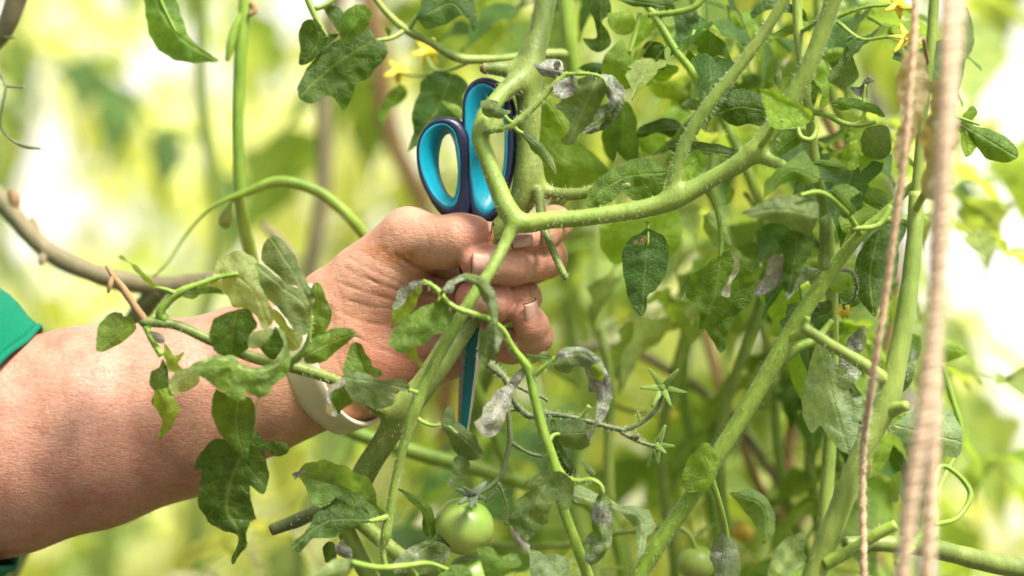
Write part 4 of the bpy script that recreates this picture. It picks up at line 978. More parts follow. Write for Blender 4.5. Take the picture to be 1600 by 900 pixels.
leaf(G_, z('K', [(638, 480), (660, 400), (700, 328), (740, 308), (782, 370), (792, 470), (797, 600), (782, 690), (732, 760), (640, 827), (600, 772), (598, 740), (640, 680), (608, 640), (625, 608), (660, 585), (650, 530)]), z('K', [(735, 310), (720, 500), (730, 680), (620, 810)]), -46, MD, .72, (6, 2), 4, 0, 2.2, label='hanging leaf half grey with mould')
stem(vine, z('K', [(380, 60, -39, 5), (470, 210, -40, 5), (560, 235, -43, 4.5), (650, 225, -45, 4), (720, 270, -46, 3.5), (735, 330, -47, 2)]), M_stemlight, 8, 1.5, name='petiole')
leaf(G_, z('K', [(518, 290), (545, 258), (620, 288), (690, 318), (780, 358), (880, 410), (920, 403), (1000, 428), (1052, 440), (1082, 500), (1100, 550), (1072, 602), (1040, 622), (1032, 690), (1000, 762), (978, 772), (968, 690), (963, 600), (920, 522), (850, 462), (790, 432), (700, 392), (600, 397), (528, 372)]), z('K', [(525, 320), (780, 400), (1000, 500), (990, 750)]), -34, PG, .4, (2, -10), 3, 0, 2.4, label='long rolled pale leaf')
leaf(G_, z('K', [(210, 718), (270, 720), (330, 750), (380, 738), (440, 760), (502, 800), (482, 882), (400, 930), (240, 920), (213, 800)]), z('K', [(385, 740), (380, 900)]), -46, PG, .5, (4, -4), 4, 0, 2.4, label='crumpled dry leaf')
leaf(G_, z('K', [(565, 95), (600, 100), (660, 150), (677, 180), (660, 200), (610, 160)]), z('K', [(570, 98), (665, 190)]), -28, GG, .1, grid=4)
# ---- flower truss and tomato truss
tr = stem(vine, [(752, 545, -14, 8), (765, 570, -20, 7.5), (790, 592, -26, 6), (806, 630, -28, 5.5), (828, 650, -28, 5.5), (855, 647, -28, 4.6), (890, 651, -28, 4.4), (925, 660, -28, 4.2), (955, 668, -28, 4.5), (978, 673, -28, 5)], M_truss, 10, 3, (3, 9), name='truss_stalk')
stem(tr, [(975, 673, -28, 4), (1000, 662, -29, 3.4), (1018, 648, -30, 3.2), (1030, 632, -30, 3.4), (1034, 615, -30, 4)], M_truss, 10, 3, (3, 9), name='pedicel')
stem(tr, [(970, 675, -28, 3.6), (990, 686, -30, 3.2), (1010, 694, -31, 3.2), (1024, 697, -31, 3.6)], M_truss, 10, 3, (3, 9), name='pedicel')
stem(tr, [(905, 655, -28, 3), (913, 645, -29, 3), (921, 634, -30, 3.6)], M_stemlight, 8, 2, name='pedicel')
stem(tr, [(1001, 660, -29, 2.4), (998, 650, -29, 2.6), (996, 641, -29, 2)], M_stemlight, 8, 2, name='pedicel')
stem(tr, [(986, 684, -30, 3.6), (994, 682, -31, 4.6), (999, 680, -31.5, 3.6)], M_truss, 8, name='pedicel')
stem(tr, [(772, 572, -22, 5), (790, 590, -24, 3.5), (808, 603, -26, 3.2), (832, 615, -27, 3.2), (854, 625, -28, 3.2), (856, 627, -28, 4)], M_truss, 8, 2, name='pedicel')
def sepal(c, d, tip, td, w, parent, mat, curl=0.0):
    a = P(c[0], c[1], d); b = P(tip[0], tip[1], td); ax = (b - a); L = ax.length; ax.normalize()
    sd = ax.cross(Vector((0, -1, .15))).normalized(); up = sd.cross(ax)
    V = []; F = []; n = 9
    for i in range(n):
        t = i / (n - 1); ww = w * K * (1 - t) ** .75 * min(1, .35 + t * 3) * .62 + .00006
        m = a + ax * (L * t) + up * (curl * K * math.sin(math.pi * t * .9))
        V += [m - sd * ww + up * ww * .25, m + up * -.0002, m + sd * ww + up * ww * .25]
        if i: F += [(3 * i - 3, 3 * i - 2, 3 * i + 1, 3 * i), (3 * i - 2, 3 * i - 1, 3 * i + 2, 3 * i + 1)]
    o = mobj('sepal', mesh_np('sepal', V, F, mat=mat), parent); md = o.modifiers.new('t', 'SOLIDIFY'); md.thickness = .0005; return o
M_sepal = mat_plain('sepal', (.17, .29, .03), .6, nscale=400, namt=.3, sheen=.3)
M_sepaldk = mat_plain('sepal_dark', (.05, .085, .025), .6, nscale=400, namt=.3, sheen=.3)
def star(c, d, tips, parent):
    vv, ff = sweep(pxpath([(c[0] - 2, c[1] + 7, d + .5, 3), (c[0] - .5, c[1] + 2, d, 5), (c[0] + 1, c[1] - 3, d - .5, 4), (c[0] + 1.5, c[1] - 5, d - 1, 1.5)], 1), 10)
    o = mobj('calyx', mesh_np('calyx', vv, ff, mat=M_sepal), parent)
    for (tx, ty, td) in tips: sepal(c, d, (tx, ty), td, 8.5, o, M_sepal, 2.5)
star((1035, 606), -31, [(1014, 576, -33), (1060, 577, -34), (1074, 614, -33), (1001, 606, -34), (1019, 636, -35), (1049, 636, -36)], tr)
star((1026, 697), -31.5, [(1040, 664, -33), (1054, 697, -35), (1028, 725, -34), (1011, 732, -30), (1040, 708, -37)], tr)
tt = stem(vine, [(815, 640, -27, 4.2), (797, 640, -28, 4.2), (796, 665, -28, 4.2), (797, 688, -28, 4.8), (791, 715, -28, 4), (783, 742, -28, 4), (770, 757, -28, 3.6), (754, 768, -28, 3.6), (746, 772, -28, 4.5)], M_truss, 10, 1.3, (2.5, 5), name='truss_stalk')
stem(tt, [(797, 690, -28, 4), (815, 702, -27, 3), (832, 710, -26, 3), (847, 713, -26, 3.6)], M_truss, 8, 1.2, (2.5, 5), name='pedicel')
stem(tt, [(779, 752, -28, 3), (772, 770, -27, 2.6), (758, 785, -26, 2.6)], M_truss, 8, 2, name='pedicel')
stem(tt, [(779, 755, -28, 2.8), (786, 772, -26, 2.4), (792, 790, -25, 2.2), (790, 820, -24, 2.6)], M_truss, 8, 2, name='pedicel')
def mat_tomato():
    g = NG('green_tomato'); tc = g.n('TexCoord'); pos = tc.outputs['Object']
    n = g.noise(70, 3, vec=pos); sp = g.n('SeparateXYZ'); g.l(pos, sp.inputs[0])
    hgt = g.math('ADD', g.math('MULTIPLY', sp.outputs[2], 36), g.math('MULTIPLY', n, .5))
    c = g.ramp(hgt, [(.05, (.36, .40, .11)), (.35, (.32, .42, .09)), (.72, (.15, .27, .035))])
    c = g.mix(g.math('MULTIPLY', g.ramp(g.noise(700, 2, vec=pos), [(.66, (0, 0, 0)), (.72, (1, 1, 1))]), .35), c, (.5, .56, .3))
    p = g.n('BsdfPrincipled'); g.l(c, p.inputs['Base Color']); p.inputs['Roughness'].default_value = .40
    p.inputs['Subsurface Weight'].default_value = .3; p.inputs['Subsurface Radius'].default_value = (.8, 1, .3); p.inputs['Subsurface Scale'].default_value = .006
    return g.out(p.outputs[0])
M_tom = mat_tomato()
def tomato(c, d, r, parent, stalk_dir=(.35, 0, .9), mat=None):
    bm = bmesh.new(); bmesh.ops.create_uvsphere(bm, u_segments=40, v_segments=26, radius=1)
    R = PR(r, d)
    for v in bm.verts:
        q = v.co.copy(); th = math.atan2(q.y, q.x); rr = math.hypot(q.x, q.y)
        dimple = math.exp(-(rr / .30) ** 2) * .13 if q.z > 0 else math.exp(-(rr / .2) ** 2) * .03
        rib = 1 + .012 * math.cos(5 * th) * rr
        v.co = Vector((q.x * rib, q.y * rib, q.z * .93 - math.copysign(dimple, q.z))) * R
    for f in bm.faces: f.smooth = True
    me = bpy.data.meshes.new('tomato'); bm.to_mesh(me); bm.free(); me.materials.append(mat or M_tom)
    o = bpy.data.objects.new('tomato', me); COL.objects.link(o); o.parent = parent
    if parent.type == 'EMPTY': o.matrix_parent_inverse = Matrix.Translation(parent.location).inverted()
    sd = Vector(stalk_dir).normalized(); q = Vector((0, 0, 1)).rotation_difference(sd)
    o.location = P(c[0], c[1], d); o.rotation_mode = 'QUATERNION'; o.rotation_quaternion = q
    return o
t1 = tomato((725, 822), -26, 47, tt, (.35, -.45, .95))
for (tx, ty, td, cu) in ((712, 764, -44, 6), (722, 760, -46, 8), (735, 795, -50, 5), (760, 752, -34, 3), (757, 780, -42, 5), (716, 788, -48, 6), (744, 792, -48, 5)):
    sepal((740, 775), -38, (tx, ty), td, 12, tt, M_sepaldk, cu)
stem(tt, [(747, 771, -28, 4), (744, 772, -33, 4), (738, 780, -36, 6)], M_truss, 8, name='pedicel')
tomato((735, 905), -20, 42, tt, (0, -.2, 1))

# ================================================================ neighbouring vines (traced)
GR = 'tomato plants crowding round the cut vine'
vb = plant(960, -10, 'smooth pale green stem leaning right beside the twine, with jagged leaves', GR)
stem(vb, [(1430, 285, -36, 5), (1385, 330, -35, 7), (1345, 366, -33, 9), (1300, 422, -30, 11), (1240, 512, -28, 13), (1190, 600, -27, 13.5), (1100, 745, -25, 13), (995, 905, -20, 13.5), (900, 1100, -12, 14), (880, 2400, -10, 17), (880, 4650, -10, 22)], M_stemlight, 14, 3.5, (6, 15), step=8)
stem(vb, [(1392, 322, -36, 6), (1375, 350, -38, 5), (1330, 358, -40, 4)], M_stemlight, 8, name='petiole')
stem(vb, [(1345, 366, -33, 7), (1370, 345, -35, 6.5), (1400, 345, -38, 6), (1440, 360, -42, 5)], M_stemlight, 10, .8)
stem(vb, [(1228, 530, -28, 9), (1255, 515, -33, 8), (1262, 495, -35, 5)], M_stemlight, 8, name='petiole')
stem(vb, [(1205, 575, -26, 10), (1240, 545, -24, 9), (1275, 530, -22, 7), (1300, 500, -20, 4)], M_stemlight, 10, name='petiole')
leaf(vb, z('Q', [(130, 402), (200, 370), (262, 358), (312, 400), (290, 500), (200, 582), (180, 500)]), z('Q', [(280, 400), (200, 570)]), 20, BR, 0, (3, 3), 3, 0, 1.6)
leaf(vb, z('Q', [(250, 700), (320, 640), (392, 598), (352, 700), (312, 852), (270, 762)]), z('Q', [(385, 605), (310, 840)]), 15, BR, 0, (3, 3), 3)
leaf(vb, z('S', [(105, 350), (125, 260), (160, 168), (210, 230), (292, 340), (282, 440), (262, 522), (200, 482), (160, 432), (140, 452), (110, 402)]), z('S', [(165, 175), (200, 330), (250, 510)]), -6, (.26, .36, .22), .06, (-3, 4), 3, 0, 1.8, label='broad pale blue-green leaf')
leaf(vb, z('Q', [(210, 160), (250, 118), (330, 125), (374, 160), (352, 220), (322, 280), (290, 342), (262, 395), (240, 380), (230, 330), (238, 240)]), z('Q', [(300, 125), (290, 230), (255, 390)]), -58, DK, 0, (4, 3), 3, more=[(z('Q', [(93, 392), (150, 320), (195, 215), (240, 230), (242, 300), (200, 362), (130, 398)]), z('Q', [(220, 225), (110, 390)]), -56, GY, .8, (-4, 2), 3)], label='dark hanging leaf with withered grey lobe')
leaf(vb, z('Q', [(48, 42), (120, 0), (200, -35), (300, -40), (392, 0), (387, 60), (352, 132), (250, 92), (170, 72)]), z('Q', [(385, 50), (220, 20), (55, 42)]), -66, GG, .1, (3, -6), 4, 0, 1.8, label='broad dusty leaf by the bent stem')
leaf(vb, z('O', [(180, 802), (198, 700), (260, 640), (370, 558), (395, 535), (440, 590), (482, 640), (482, 702), (420, 722), (330, 702), (260, 742)]), z('O', [(470, 690), (340, 640), (190, 790)]), -62, MD, .05, (3, -4), 4)
stem(vb, [(1345, 366, -34, 5), (1320, 330, -48, 4.5), (1275, 300, -60, 4), (1250, 305, -64, 3)], M_stemlight, 8, name='petiole')
leaf(vb, z('O', [(540, 742), (620, 718), (702, 762), (650, 800), (684, 862), (620, 905), (590, 852)]), z('O', [(560, 750), (670, 860)]), -48, MD, 0, (3, -4), 4)
leaf(vb, z('Q', [(480, 60), (520, 20), (560, 30), (600, 0), (640, 40), (600, 70), (560, 110), (500, 120)]), z('Q', [(640, 40), (490, 100)]), -30, LT, 0, (3, -4), 4)
leaf(vb, z('Q', [(395, 60), (430, 40), (440, 110), (430, 200), (440, 280), (400, 290), (395, 180)]), z('Q', [(420, 280), (425, 50)]), -38, GG, .1, (5, 0), 3)
leaf(vb, z('Q', [(560, 232), (600, 160), (680, 108), (702, 130), (692, 300), (662, 422), (640, 492), (590, 442), (545, 342)]), z('Q', [(660, 120), (620, 300), (635, 480)]), -10, DK, .05, (3, -4), 4, 0, 1.8)
leaf(vb, z('S', [(230, 212), (258, 150), (300, 118), (302, 190), (262, 230), (292, 270), (272, 300), (297, 342), (240, 332), (218, 270)]), z('S', [(290, 130), (240, 260), (280, 335)]), -5, MD, .75, (4, 2), 3, 0, 2.2, label='curled blackish leaf')
leaf(vb, z('Q', [(270, 330), (300, 285), (370, 275), (400, 290), (390, 330), (330, 340), (290, 380), (250, 415), (245, 400)]), z('Q', [(390, 290), (250, 408)]), -32, GG, .7, (4, -4), 3, 0, 2.2)
leaf(vb, z('Q', [(330, 480), (380, 430), (450, 430), (440, 470), (380, 490), (345, 520)]), z('Q', [(450, 440), (335, 505)]), -20, DK, .2, (4, -4), 3)
for pts, c in (([(420, 330), (480, 300), (540, 310), (520, 370), (450, 380)], LT), ([(480, 390), (560, 360), (580, 430), (520, 450)], MD), ([(380, 520), (440, 500), (470, 540), (420, 560)], BR)):
    leaf(vb, z('Q', pts), z('Q', [pts[0], pts[2]]), 5, c, .15, (4, -3), 3, 0, 2.0)
stem(vb, z('Q', [(430, 310, -30, 4), (500, 285, -22, 3.5), (540, 300, -14, 3), (560, 350, -10, 2.6), (540, 420, -6, 2.4), (500, 440, -4, 2)]), M_truss, 8, 2, name='truss_stalk')
leaf(vb, [(1102, 770), (1070, 765), (1068, 735), (1085, 705), (1105, 692), (1120, 715), (1118, 745)], [(1110, 745), (1095, 700)], -35, LT, .0, (3, 3), 3)
leaf(vb, z('S', [(0, 880), (20, 820), (60, 780), (105, 765), (125, 790), (110, 820), (125, 850), (90, 880), (60, 930), (10, 940)]), z('S', [(100, 770), (50, 860), (20, 920)]), -52, PU, .35, (4, -4), 5, 0, 3.0, label='rolled pale leaf with dry rim')
stem(vb, [(1110, 745, -26, 6), (1125, 790, -20, 5), (1135, 840, -12, 5), (1130, 920, -5, 5), (1040, 1100, -8, 6), (885, 1500, -10, 7)], M_stemlight, 8, name='petiole')
leaf(vb, [(1140, 770), (1180, 765), (1205, 790), (1210, 830), (1195, 850), (1180, 820), (1160, 795)], [(1145, 772), (1190, 790), (1200, 845)], -2, (.16, .26, .08), .1, (3, 3), 4)
leaf(vb, [(1118, 900), (1110, 860), (1130, 830), (1150, 850), (1150, 900)], [(1135, 835), (1130, 900)], -14, PG, .7, (3, 3), 4)

vc = plant(1260, -40, 'stout stem with short cut stub standing between the strings of twine', GR)
stem(vc, [(1432, 300, -42, 12), (1428, 380, -44, 13), (1418, 470, -46, 15), (1400, 570, -48, 17), (1385, 630, -48, 19), (1350, 700, -48, 17), (1310, 800, -46, 18), (1270, 905, -42, 18.5), (1230, 1100, -40, 19), (1200, 2400, -40, 22), (1200, 4650, -40, 26)], M_stem, 14, .8, step=8)
stem(vc, [(1392, 600, -48, 12), (1350, 570, -52, 10), (1300, 540, -55, 9), (1256, 512, -57, 8.5)], M_stem, 12, 1.2)
stem(vc, [(1392, 640, -50, 14), (1408, 636, -54, 9), (1418, 634, -56, 8)], M_stem, 12)
stem(vc, [(1290, 880, -46, 12), (1330, 860, -50, 10), (1370, 835, -54, 9.5), (1400, 820, -56, 9)], M_stemlight, 12, 1)
stem(vc, [(1432, 310, -42, 9), (1440, 200, -42, 8), (1455, 60, -44, 8), (1470, -300, -44, 8)], M_stem, 10, step=8)
leaf(vc, z('S', [(415, 200), (440, 140), (470, 150), (460, 250), (440, 310), (410, 325), (400, 290)]), z('S', [(450, 145), (425, 310)]), -30, MD, .6, (4, 0), 3, 0, 2.)
leaf(vc, z('S', [(380, 440), (430, 400), (520, 350), (590, 410), (608, 470), (590, 530), (520, 500), (440, 470)]), z('S', [(600, 480), (400, 430)]), -4, (.24, .34, .20), .06, (4, 0), 3)
leaf(vc, z('S', [(318, 590), (330, 520), (370, 455), (400, 460), (385, 510), (360, 560)]), z('S', [(385, 460), (322, 580)]), 10, LT, 0, (4, 0), 3)
leaf(vc, z('S', [(375, 655), (390, 590), (415, 570), (412, 620), (400, 670)]), z('S', [(410, 575), (385, 665)]), 10, LT, 0, (4, 0), 3)
leaf(vc, z('S', [(530, 150), (570, 160), (622, 200), (580, 225), (530, 230)]), z('S', [(532, 180), (615, 200)]), 20, LT, 0, (4, 0), 3)
stem(vc, z('S', [(545, 240, 25, 5), (570, 330, 25, 4.5), (600, 430, 25, 4.5), (605, 470, 25, 4.5), (560, 570, 20, 4), (530, 640, 10, 4), (520, 800, -10, 4), (380, 1100, -38, 5)]), M_stemlight, 8, 1.5)
stem(vc, z('S', [(400, 860, -60, 4), (500, 740, -20, 8), (560, 560, 0, 4), (600, 590, 0, 4), (632, 640, 0, 4.5), (600, 710, -5, 4), (520, 740, -18, 4)]), M_stemlight, 8)
stem(vc, [(1700, 915, 0, 17), (1600, 890, -10, 17), (1530, 875, -20, 16), (1460, 858, -30, 15), (1390, 850, -42, 13), (1320, 850, -46, 12)], M_stemmain, 12)
leaf(vc, z('R', [(570, 362), (640, 390), (720, 415), (772, 455), (783, 490), (740, 507), (680, 492), (640, 442), (590, 402)]), z('R', [(575, 370), (775, 490)]), -12, MD, 0, (-4, -6), 3, more=[(z('R', [(596, 400), (640, 412), (652, 460), (622, 490)]), z('R', [(610, 400), (625, 485)]), -10, LT, 0), (z('R', [(600, 370), (640, 332), (654, 350), (620, 385)]), z('R', [(600, 375), (648, 340)]), -12, LT, 0)])
stem(vc, [(1440, 200, -42, 5), (1465, 190, -30, 4), (1490, 182, -15, 3.4), (1530, 195, -12, 2)], M_stemlight, 8, name='petiole')
leaf(vc, [(1412, 80), (1432, 72), (1447, 105), (1450, 150), (1436, 195), (1420, 235), (1402, 262), (1396, 225), (1408, 185), (1400, 140)], [(1430, 76), (1425, 170), (1402, 255)], -80, (.34, .27, .17), .25, (6, -4), 5, 0, 3.5, teeth=2.5, label='dried brown leaf hanging by the twine')
leaf(vc, [(1450, 130), (1478, 118), (1492, 160), (1500, 205), (1484, 250), (1466, 270), (1455, 315), (1440, 300), (1446, 250), (1436, 215), (1452, 175)], [(1475, 122), (1468, 220), (1448, 308)], -90, (.28, .23, .15), .3, (-6, 4), 5, 0, 3.5, teeth=2.5, label='withered leaf drooping behind the twine')
leaf(vc, z('R', [(600, 60), (620, 20), (640, 80), (640, 150), (620, 185), (600, 150), (580, 130)]), z('R', [(610, 30), (622, 180)]), -60, GG, .3, (4, -4), 4)
stem(vc, [(1430, 330, -44, 6), (1466, 250, -66, 4), (1476, 118, -90, 3), (1490, 60, -74, 2.5), (1508, 20, -62, 2)], M_stem, 8)
stem(vc, [(1450, 100, -43, 3.5), (1440, 60, -66, 3), (1431, 74, -80, 2.5)], M_dry, 8)
leaf(vc, z('R', [(680, 520), (730, 480), (800, 435), (900, 400), (920, 700), (800, 690), (760, 620), (720, 560)]), z('R', [(690, 520), (880, 600)]), 210, YG, 0, (2, 3), 4)
stem(vc, z('R', [(470, 560, -42, 4), (560, 590, 60, 3.5), (620, 560, 150, 3.2), (700, 560, 205, 3), (760, 560, 212, 2)]), M_stemlight, 8, name='petiole')

# upper right leaves (on the bent shoots of vine b)
vd = plant(900, 55, 'upright background stem behind the scissors carrying yellow flowers and dark leaves', GR)
stem(vd, [(880, -420, 50, 11), (884, 0, 48, 12), (890, 70, 48, 13), (896, 110, 50, 12), (890, 230, 60, 12), (850, 380, 80, 12), (790, 520, 110, 12), (740, 660, 150, 12), (760, 920, 160, 13), (860, 2400, 90, 20), (900, 4600, 55, 24)], M_stemlight, 12, .5, step=10)
stem(vd, [(890, 85, 48, 9), (840, 85, 42, 8), (790, 92, 40, 7.5), (745, 93, 38, 7), (722, 92, 36, 7.5), (670, 65, 32, 6), (632, 45, 28, 6.5), (600, 15, 26, 5), (575, -20, 25, 5)], M_stem, 10, .6)
stem(vd, [(632, 47, 28, 5), (610, 60, 24, 4), (586, 64, 22, 3), (560, 80, 20, 2)], M_stem, 8, name='petiole')
stem(vd, [(640, 45, 28, 4), (650, 28, 26, 3.5), (670, 10, 25, 3)], M_stem, 8, name='petiole')
stem(vd, [(575, -20, 25, 5), (520, -60, 20, 5), (478, -20, 16, 5), (490, 20, 15, 5.5), (502, 42, 15, 4), (512, 58, 15, 2)], M_stem, 8, .6, name='petiole')
stem(vd, [(492, 14, 15, 4), (508, 8, 16, 4), (530, -8, 18, 3.5)], M_stem, 8, name='petiole')
leaf(vd, z('N', [(93, 520), (110, 470), (150, 400), (200, 330), (240, 290), (320, 240), (400, 200), (470, 180), (520, 173), (542, 220), (602, 250), (624, 310), (600, 352), (550, 402), (512, 452), (480, 472), (440, 492), (412, 580), (360, 647), (320, 592), (300, 562), (240, 572), (170, 607), (110, 582)]), z('N', [(540, 235), (380, 330), (200, 470), (110, 560)]), 16, DK, .0, (3, -5), 4, 0, 1.8, label='large dark lobed leaf')
leaf(vd, z('N', [(98, 180), (130, 128), (190, 113), (230, 150), (270, 195), (332, 200), (250, 282), (150, 372), (113, 387), (108, 280)]), z('N', [(190, 120), (220, 200), (125, 380)]), 14, DK, 0, (3, 3), 3)
leaf(vd, z('N', [(243, 50), (290, 28), (362, 70), (357, 120), (337, 187), (290, 122)]), z('N', [(255, 45), (340, 180)]), 18, DK, 0, (3, 3), 3)
leaf(vd, z('N', [(343, 130), (370, 68), (430, 33), (490, 28), (527, 70), (517, 130), (480, 182), (420, 232), (360, 264), (343, 210)]), z('N', [(500, 40), (430, 130), (360, 250)]), 8, MD, .12, (-3, 4), 3)
leaf(vd, z('N', [(788, 100), (810, 40), (830, -60), (1100, -60), (1142, 80), (1147, 120), (1120, 192), (1095, 115), (1060, 90), (1000, 122), (930, 152), (840, 167)]), z('N', [(850, 80), (1000, 20), (1120, 180)]), 24, (.065, .135, .04), .05, (3, 3), 3)
leaf(vd, z('N', [(738, 887), (770, 780), (765, 650), (800, 560), (820, 480), (900, 418), (1000, 430), (1092, 490), (1067, 560), (1062, 700), (960, 702), (870, 762), (800, 852)]), z('N', [(1000, 430), (930, 600), (745, 880)]), 42, (.06, .135, .035), .0, (3, 3), 3, 0, 1.8)
leaf(vd, z('N', [(938, 590), (1000, 605), (1062, 650), (1062, 702), (1000, 662)]), z('N', [(945, 595), (1060, 690)]), 32, LT, 0, (3, 3), 2)
leaf(vd, z('N', [(606, 155), (625, 160), (643, 185), (630, 213), (608, 190)]), z('N', [(615, 158), (630, 210)]), 24, MD, 0, (3, 3), 2, grid=4)
leaf(vd, z('N', [(560, 680), (620, 560), (650, 520), (700, 500), (740, 560), (700, 600), (640, 640), (590, 740)]), z('N', [(710, 510), (580, 730)]), 70, MD, 0, (3, 3), 3)
leaf(vd, z('I', [(235, 512), (320, 480), (390, 500), (432, 600), (500, 578), (562, 620), (642, 690), (694, 750), (650, 802), (580, 852), (400, 900), (270, 832), (235, 700)]), z('I', [(260, 520), (430, 700), (660, 760)]), 40, (.17, .29, .04), 0, (3, 3), 4, 0, 1.8)
leaf(vd, z('I', [(250, 330), (320, 280), (370, 340), (440, 440), (450, 490), (400, 560), (350, 480), (270, 500), (235, 420)]), z('I', [(300, 300), (430, 520)]), 10, LT, 0, (4, 3), 4)
leaf(vd, z('M', [(100, 350), (250, 320), (330, 290), (430, 270), (450, 390), (400, 470), (330, 500), (250, 480), (170, 500), (110, 440)]), z('M', [(110, 370), (430, 390)]), 45, BR, 0, (3, 3), 4)
leaf(vd, z('M', [(540, 290), (620, 260), (640, 360), (700, 450), (790, 520), (770, 570), (690, 500), (600, 430), (550, 360)]), z('M', [(560, 290), (780, 560)]), 40, (.24, .36, .12), .05, (3, 3), 4)
U = [([(298, 300), (340, 228), (400, 188), (422, 240), (492, 310), (548, 402), (480, 402), (400, 422), (308, 372)], [(330, 280), (540, 398)], 10, LT, 0), ([(298, 622), (330, 540), (400, 468), (452, 520), (467, 620), (467, 742), (400, 782), (340, 742), (308, 690)], [(410, 475), (390, 770)], 25, MD, 0),
     ([(690, 272), (740, 180), (780, 143), (832, 160), (892, 230), (907, 282), (840, 262), (800, 302), (720, 302)], [(790, 150), (740, 290)], 18, MD, .05), ([(806, 542), (860, 440), (980, 418), (1062, 460), (1077, 540), (1062, 592), (1010, 582), (900, 584), (860, 547)], [(1070, 520), (960, 500), (815, 540)], 0, DK, .25),
     ([(208, -20), (330, -20), (342, 60), (300, 110), (332, 150), (342, 200), (290, 247), (213, 182), (268, 180), (250, 60)], [(300, 0), (300, 230)], 20, DK, 0), ([(330, 62), (440, 58), (457, 110), (430, 162), (380, 162), (338, 130)], [(440, 70), (350, 140)], 14, LT, 0), ([(638, 72), (752, 58), (752, 130), (710, 182), (660, 142)], [(740, 65), (680, 150)], 12, GG, .1),
     ([(690, 742), (740, 703), (787, 730), (782, 790), (700, 842), (688, 800)], [(770, 720), (700, 830)], -8, BR, 0), ([(468, 602), (560, 560), (640, 558), (682, 600), (640, 642), (560, 622), (468, 642)], [(680, 600), (475, 620)], 22, DK, 0), ([(350, -20), (500, -20), (620, 0), (648, 40), (560, 38), (420, 20)], [(360, -10), (640, 35)], 10, DK, .1),
     ([(598, 672), (640, 658), (760, 665), (860, 680), (945, 720), (930, 750), (860, 730), (740, 720), (620, 700)], [(940, 735), (610, 680)], 4, DK, .55), ([(475, 250), (520, 195), (580, 200), (598, 270), (590, 330), (520, 290)], [(530, 200), (580, 320)], 16, DK, 0), ([(460, 130), (480, 80), (520, 70), (540, 130), (500, 190), (450, 220)], [(510, 75), (455, 215)], 22, BR, 0),
     ([(190, 320), (250, 290), (310, 310), (300, 350), (240, 345)], [(195, 322), (305, 330)], 30, DK, 0), ([(500, 340), (600, 300), (660, 320), (620, 370), (540, 375)], [(510, 345), (650, 325)], 24, BR, 0), ([(470, 640), (560, 630), (640, 700), (600, 780), (500, 740)], [(480, 650), (600, 770)], 50, BR, 0), ([(300, 690), (360, 680), (400, 740), (360, 770)], [(310, 690), (370, 765)], 60, YG, 0),
     ([(520, 380), (600, 370), (700, 420), (740, 470), (640, 470), (540, 440)], [(530, 385), (730, 465)], 60, YG, 0), ([(620, 560), (700, 520), (760, 560), (740, 640), (660, 640)], [(640, 570), (740, 620)], 45, BR, 0), ([(670, 490), (720, 460), (760, 470), (800, 460), (790, 500), (720, 515)], [(800, 470), (680, 492)], -6, GG, .55)]
for i, (pts, rb, d, c, m) in enumerate(U):
    leaf(vd, z('U', pts), z('U', rb), d, c, m, (3 - i % 5, 3 - i % 7), 3, 0, 1.8)
for pts in ([(505, 20, 14, 5), (540, 60, 12, 6), (590, 140, 10, 6.5), (650, 240, 8, 6.5), (720, 330, 8, 6.5), (765, 420, 8, 7), (770, 460, 8, 6), (690, 600, 20, 6), (400, 800, 45, 6), (210, 800, 60, 7)], [(655, 240, 8, 5), (710, 200, 8, 4), (735, 140, 10, 2.5)], [(520, 70, 12, 5), (640, 60, 8, 5), (740, 30, 6, 5), (790, -20, 6, 5)], [(480, 60, 14, 4), (460, 150, 14, 4), (430, 250, 12, 3)]):
    stem(vd, z('U', pts), M_stemlight, 9, .8)
# top right leaves
ve = plant(1240, 0, 'bushy vine top behind the bent stem against the bright wall', GR)
stem(ve, [(1255, -420, 12, 8), (1245, -60, 6, 8), (1248, 60, 4, 8), (1262, 160, 2, 8), (1275, 260, 4, 8), (1290, 340, 8, 9), (1300, 600, 20, 10), (1280, 920, 25, 12), (1260, 2400, 10, 16), (1250, 4600, 0, 20)], M_stem, 10, .5, step=10)
stem(ve, z('O', [(420, 330, 2, 6), (500, 335, -6, 5), (540, 350, -12, 5), (620, 390, -14, 4.5), (700, 400, -14, 4), (790, 385, -14, 3)]), M_stemlight, 9, 1.5)
stem(ve, z('O', [(660, 398, -14, 3.5), (715, 380, -14, 3.5), (730, 330, -14, 3), (725, 250, -12, 2.5), (735, 180, -12, 2)]), M_stemlight, 8)
stem(ve, z('O', [(365, 400, -14, 3), (390, 470, -16, 5), (430, 480, -16, 4.5), (470, 430, -12, 4), (460, 380, -8, 4)]), M_stemlight, 8)
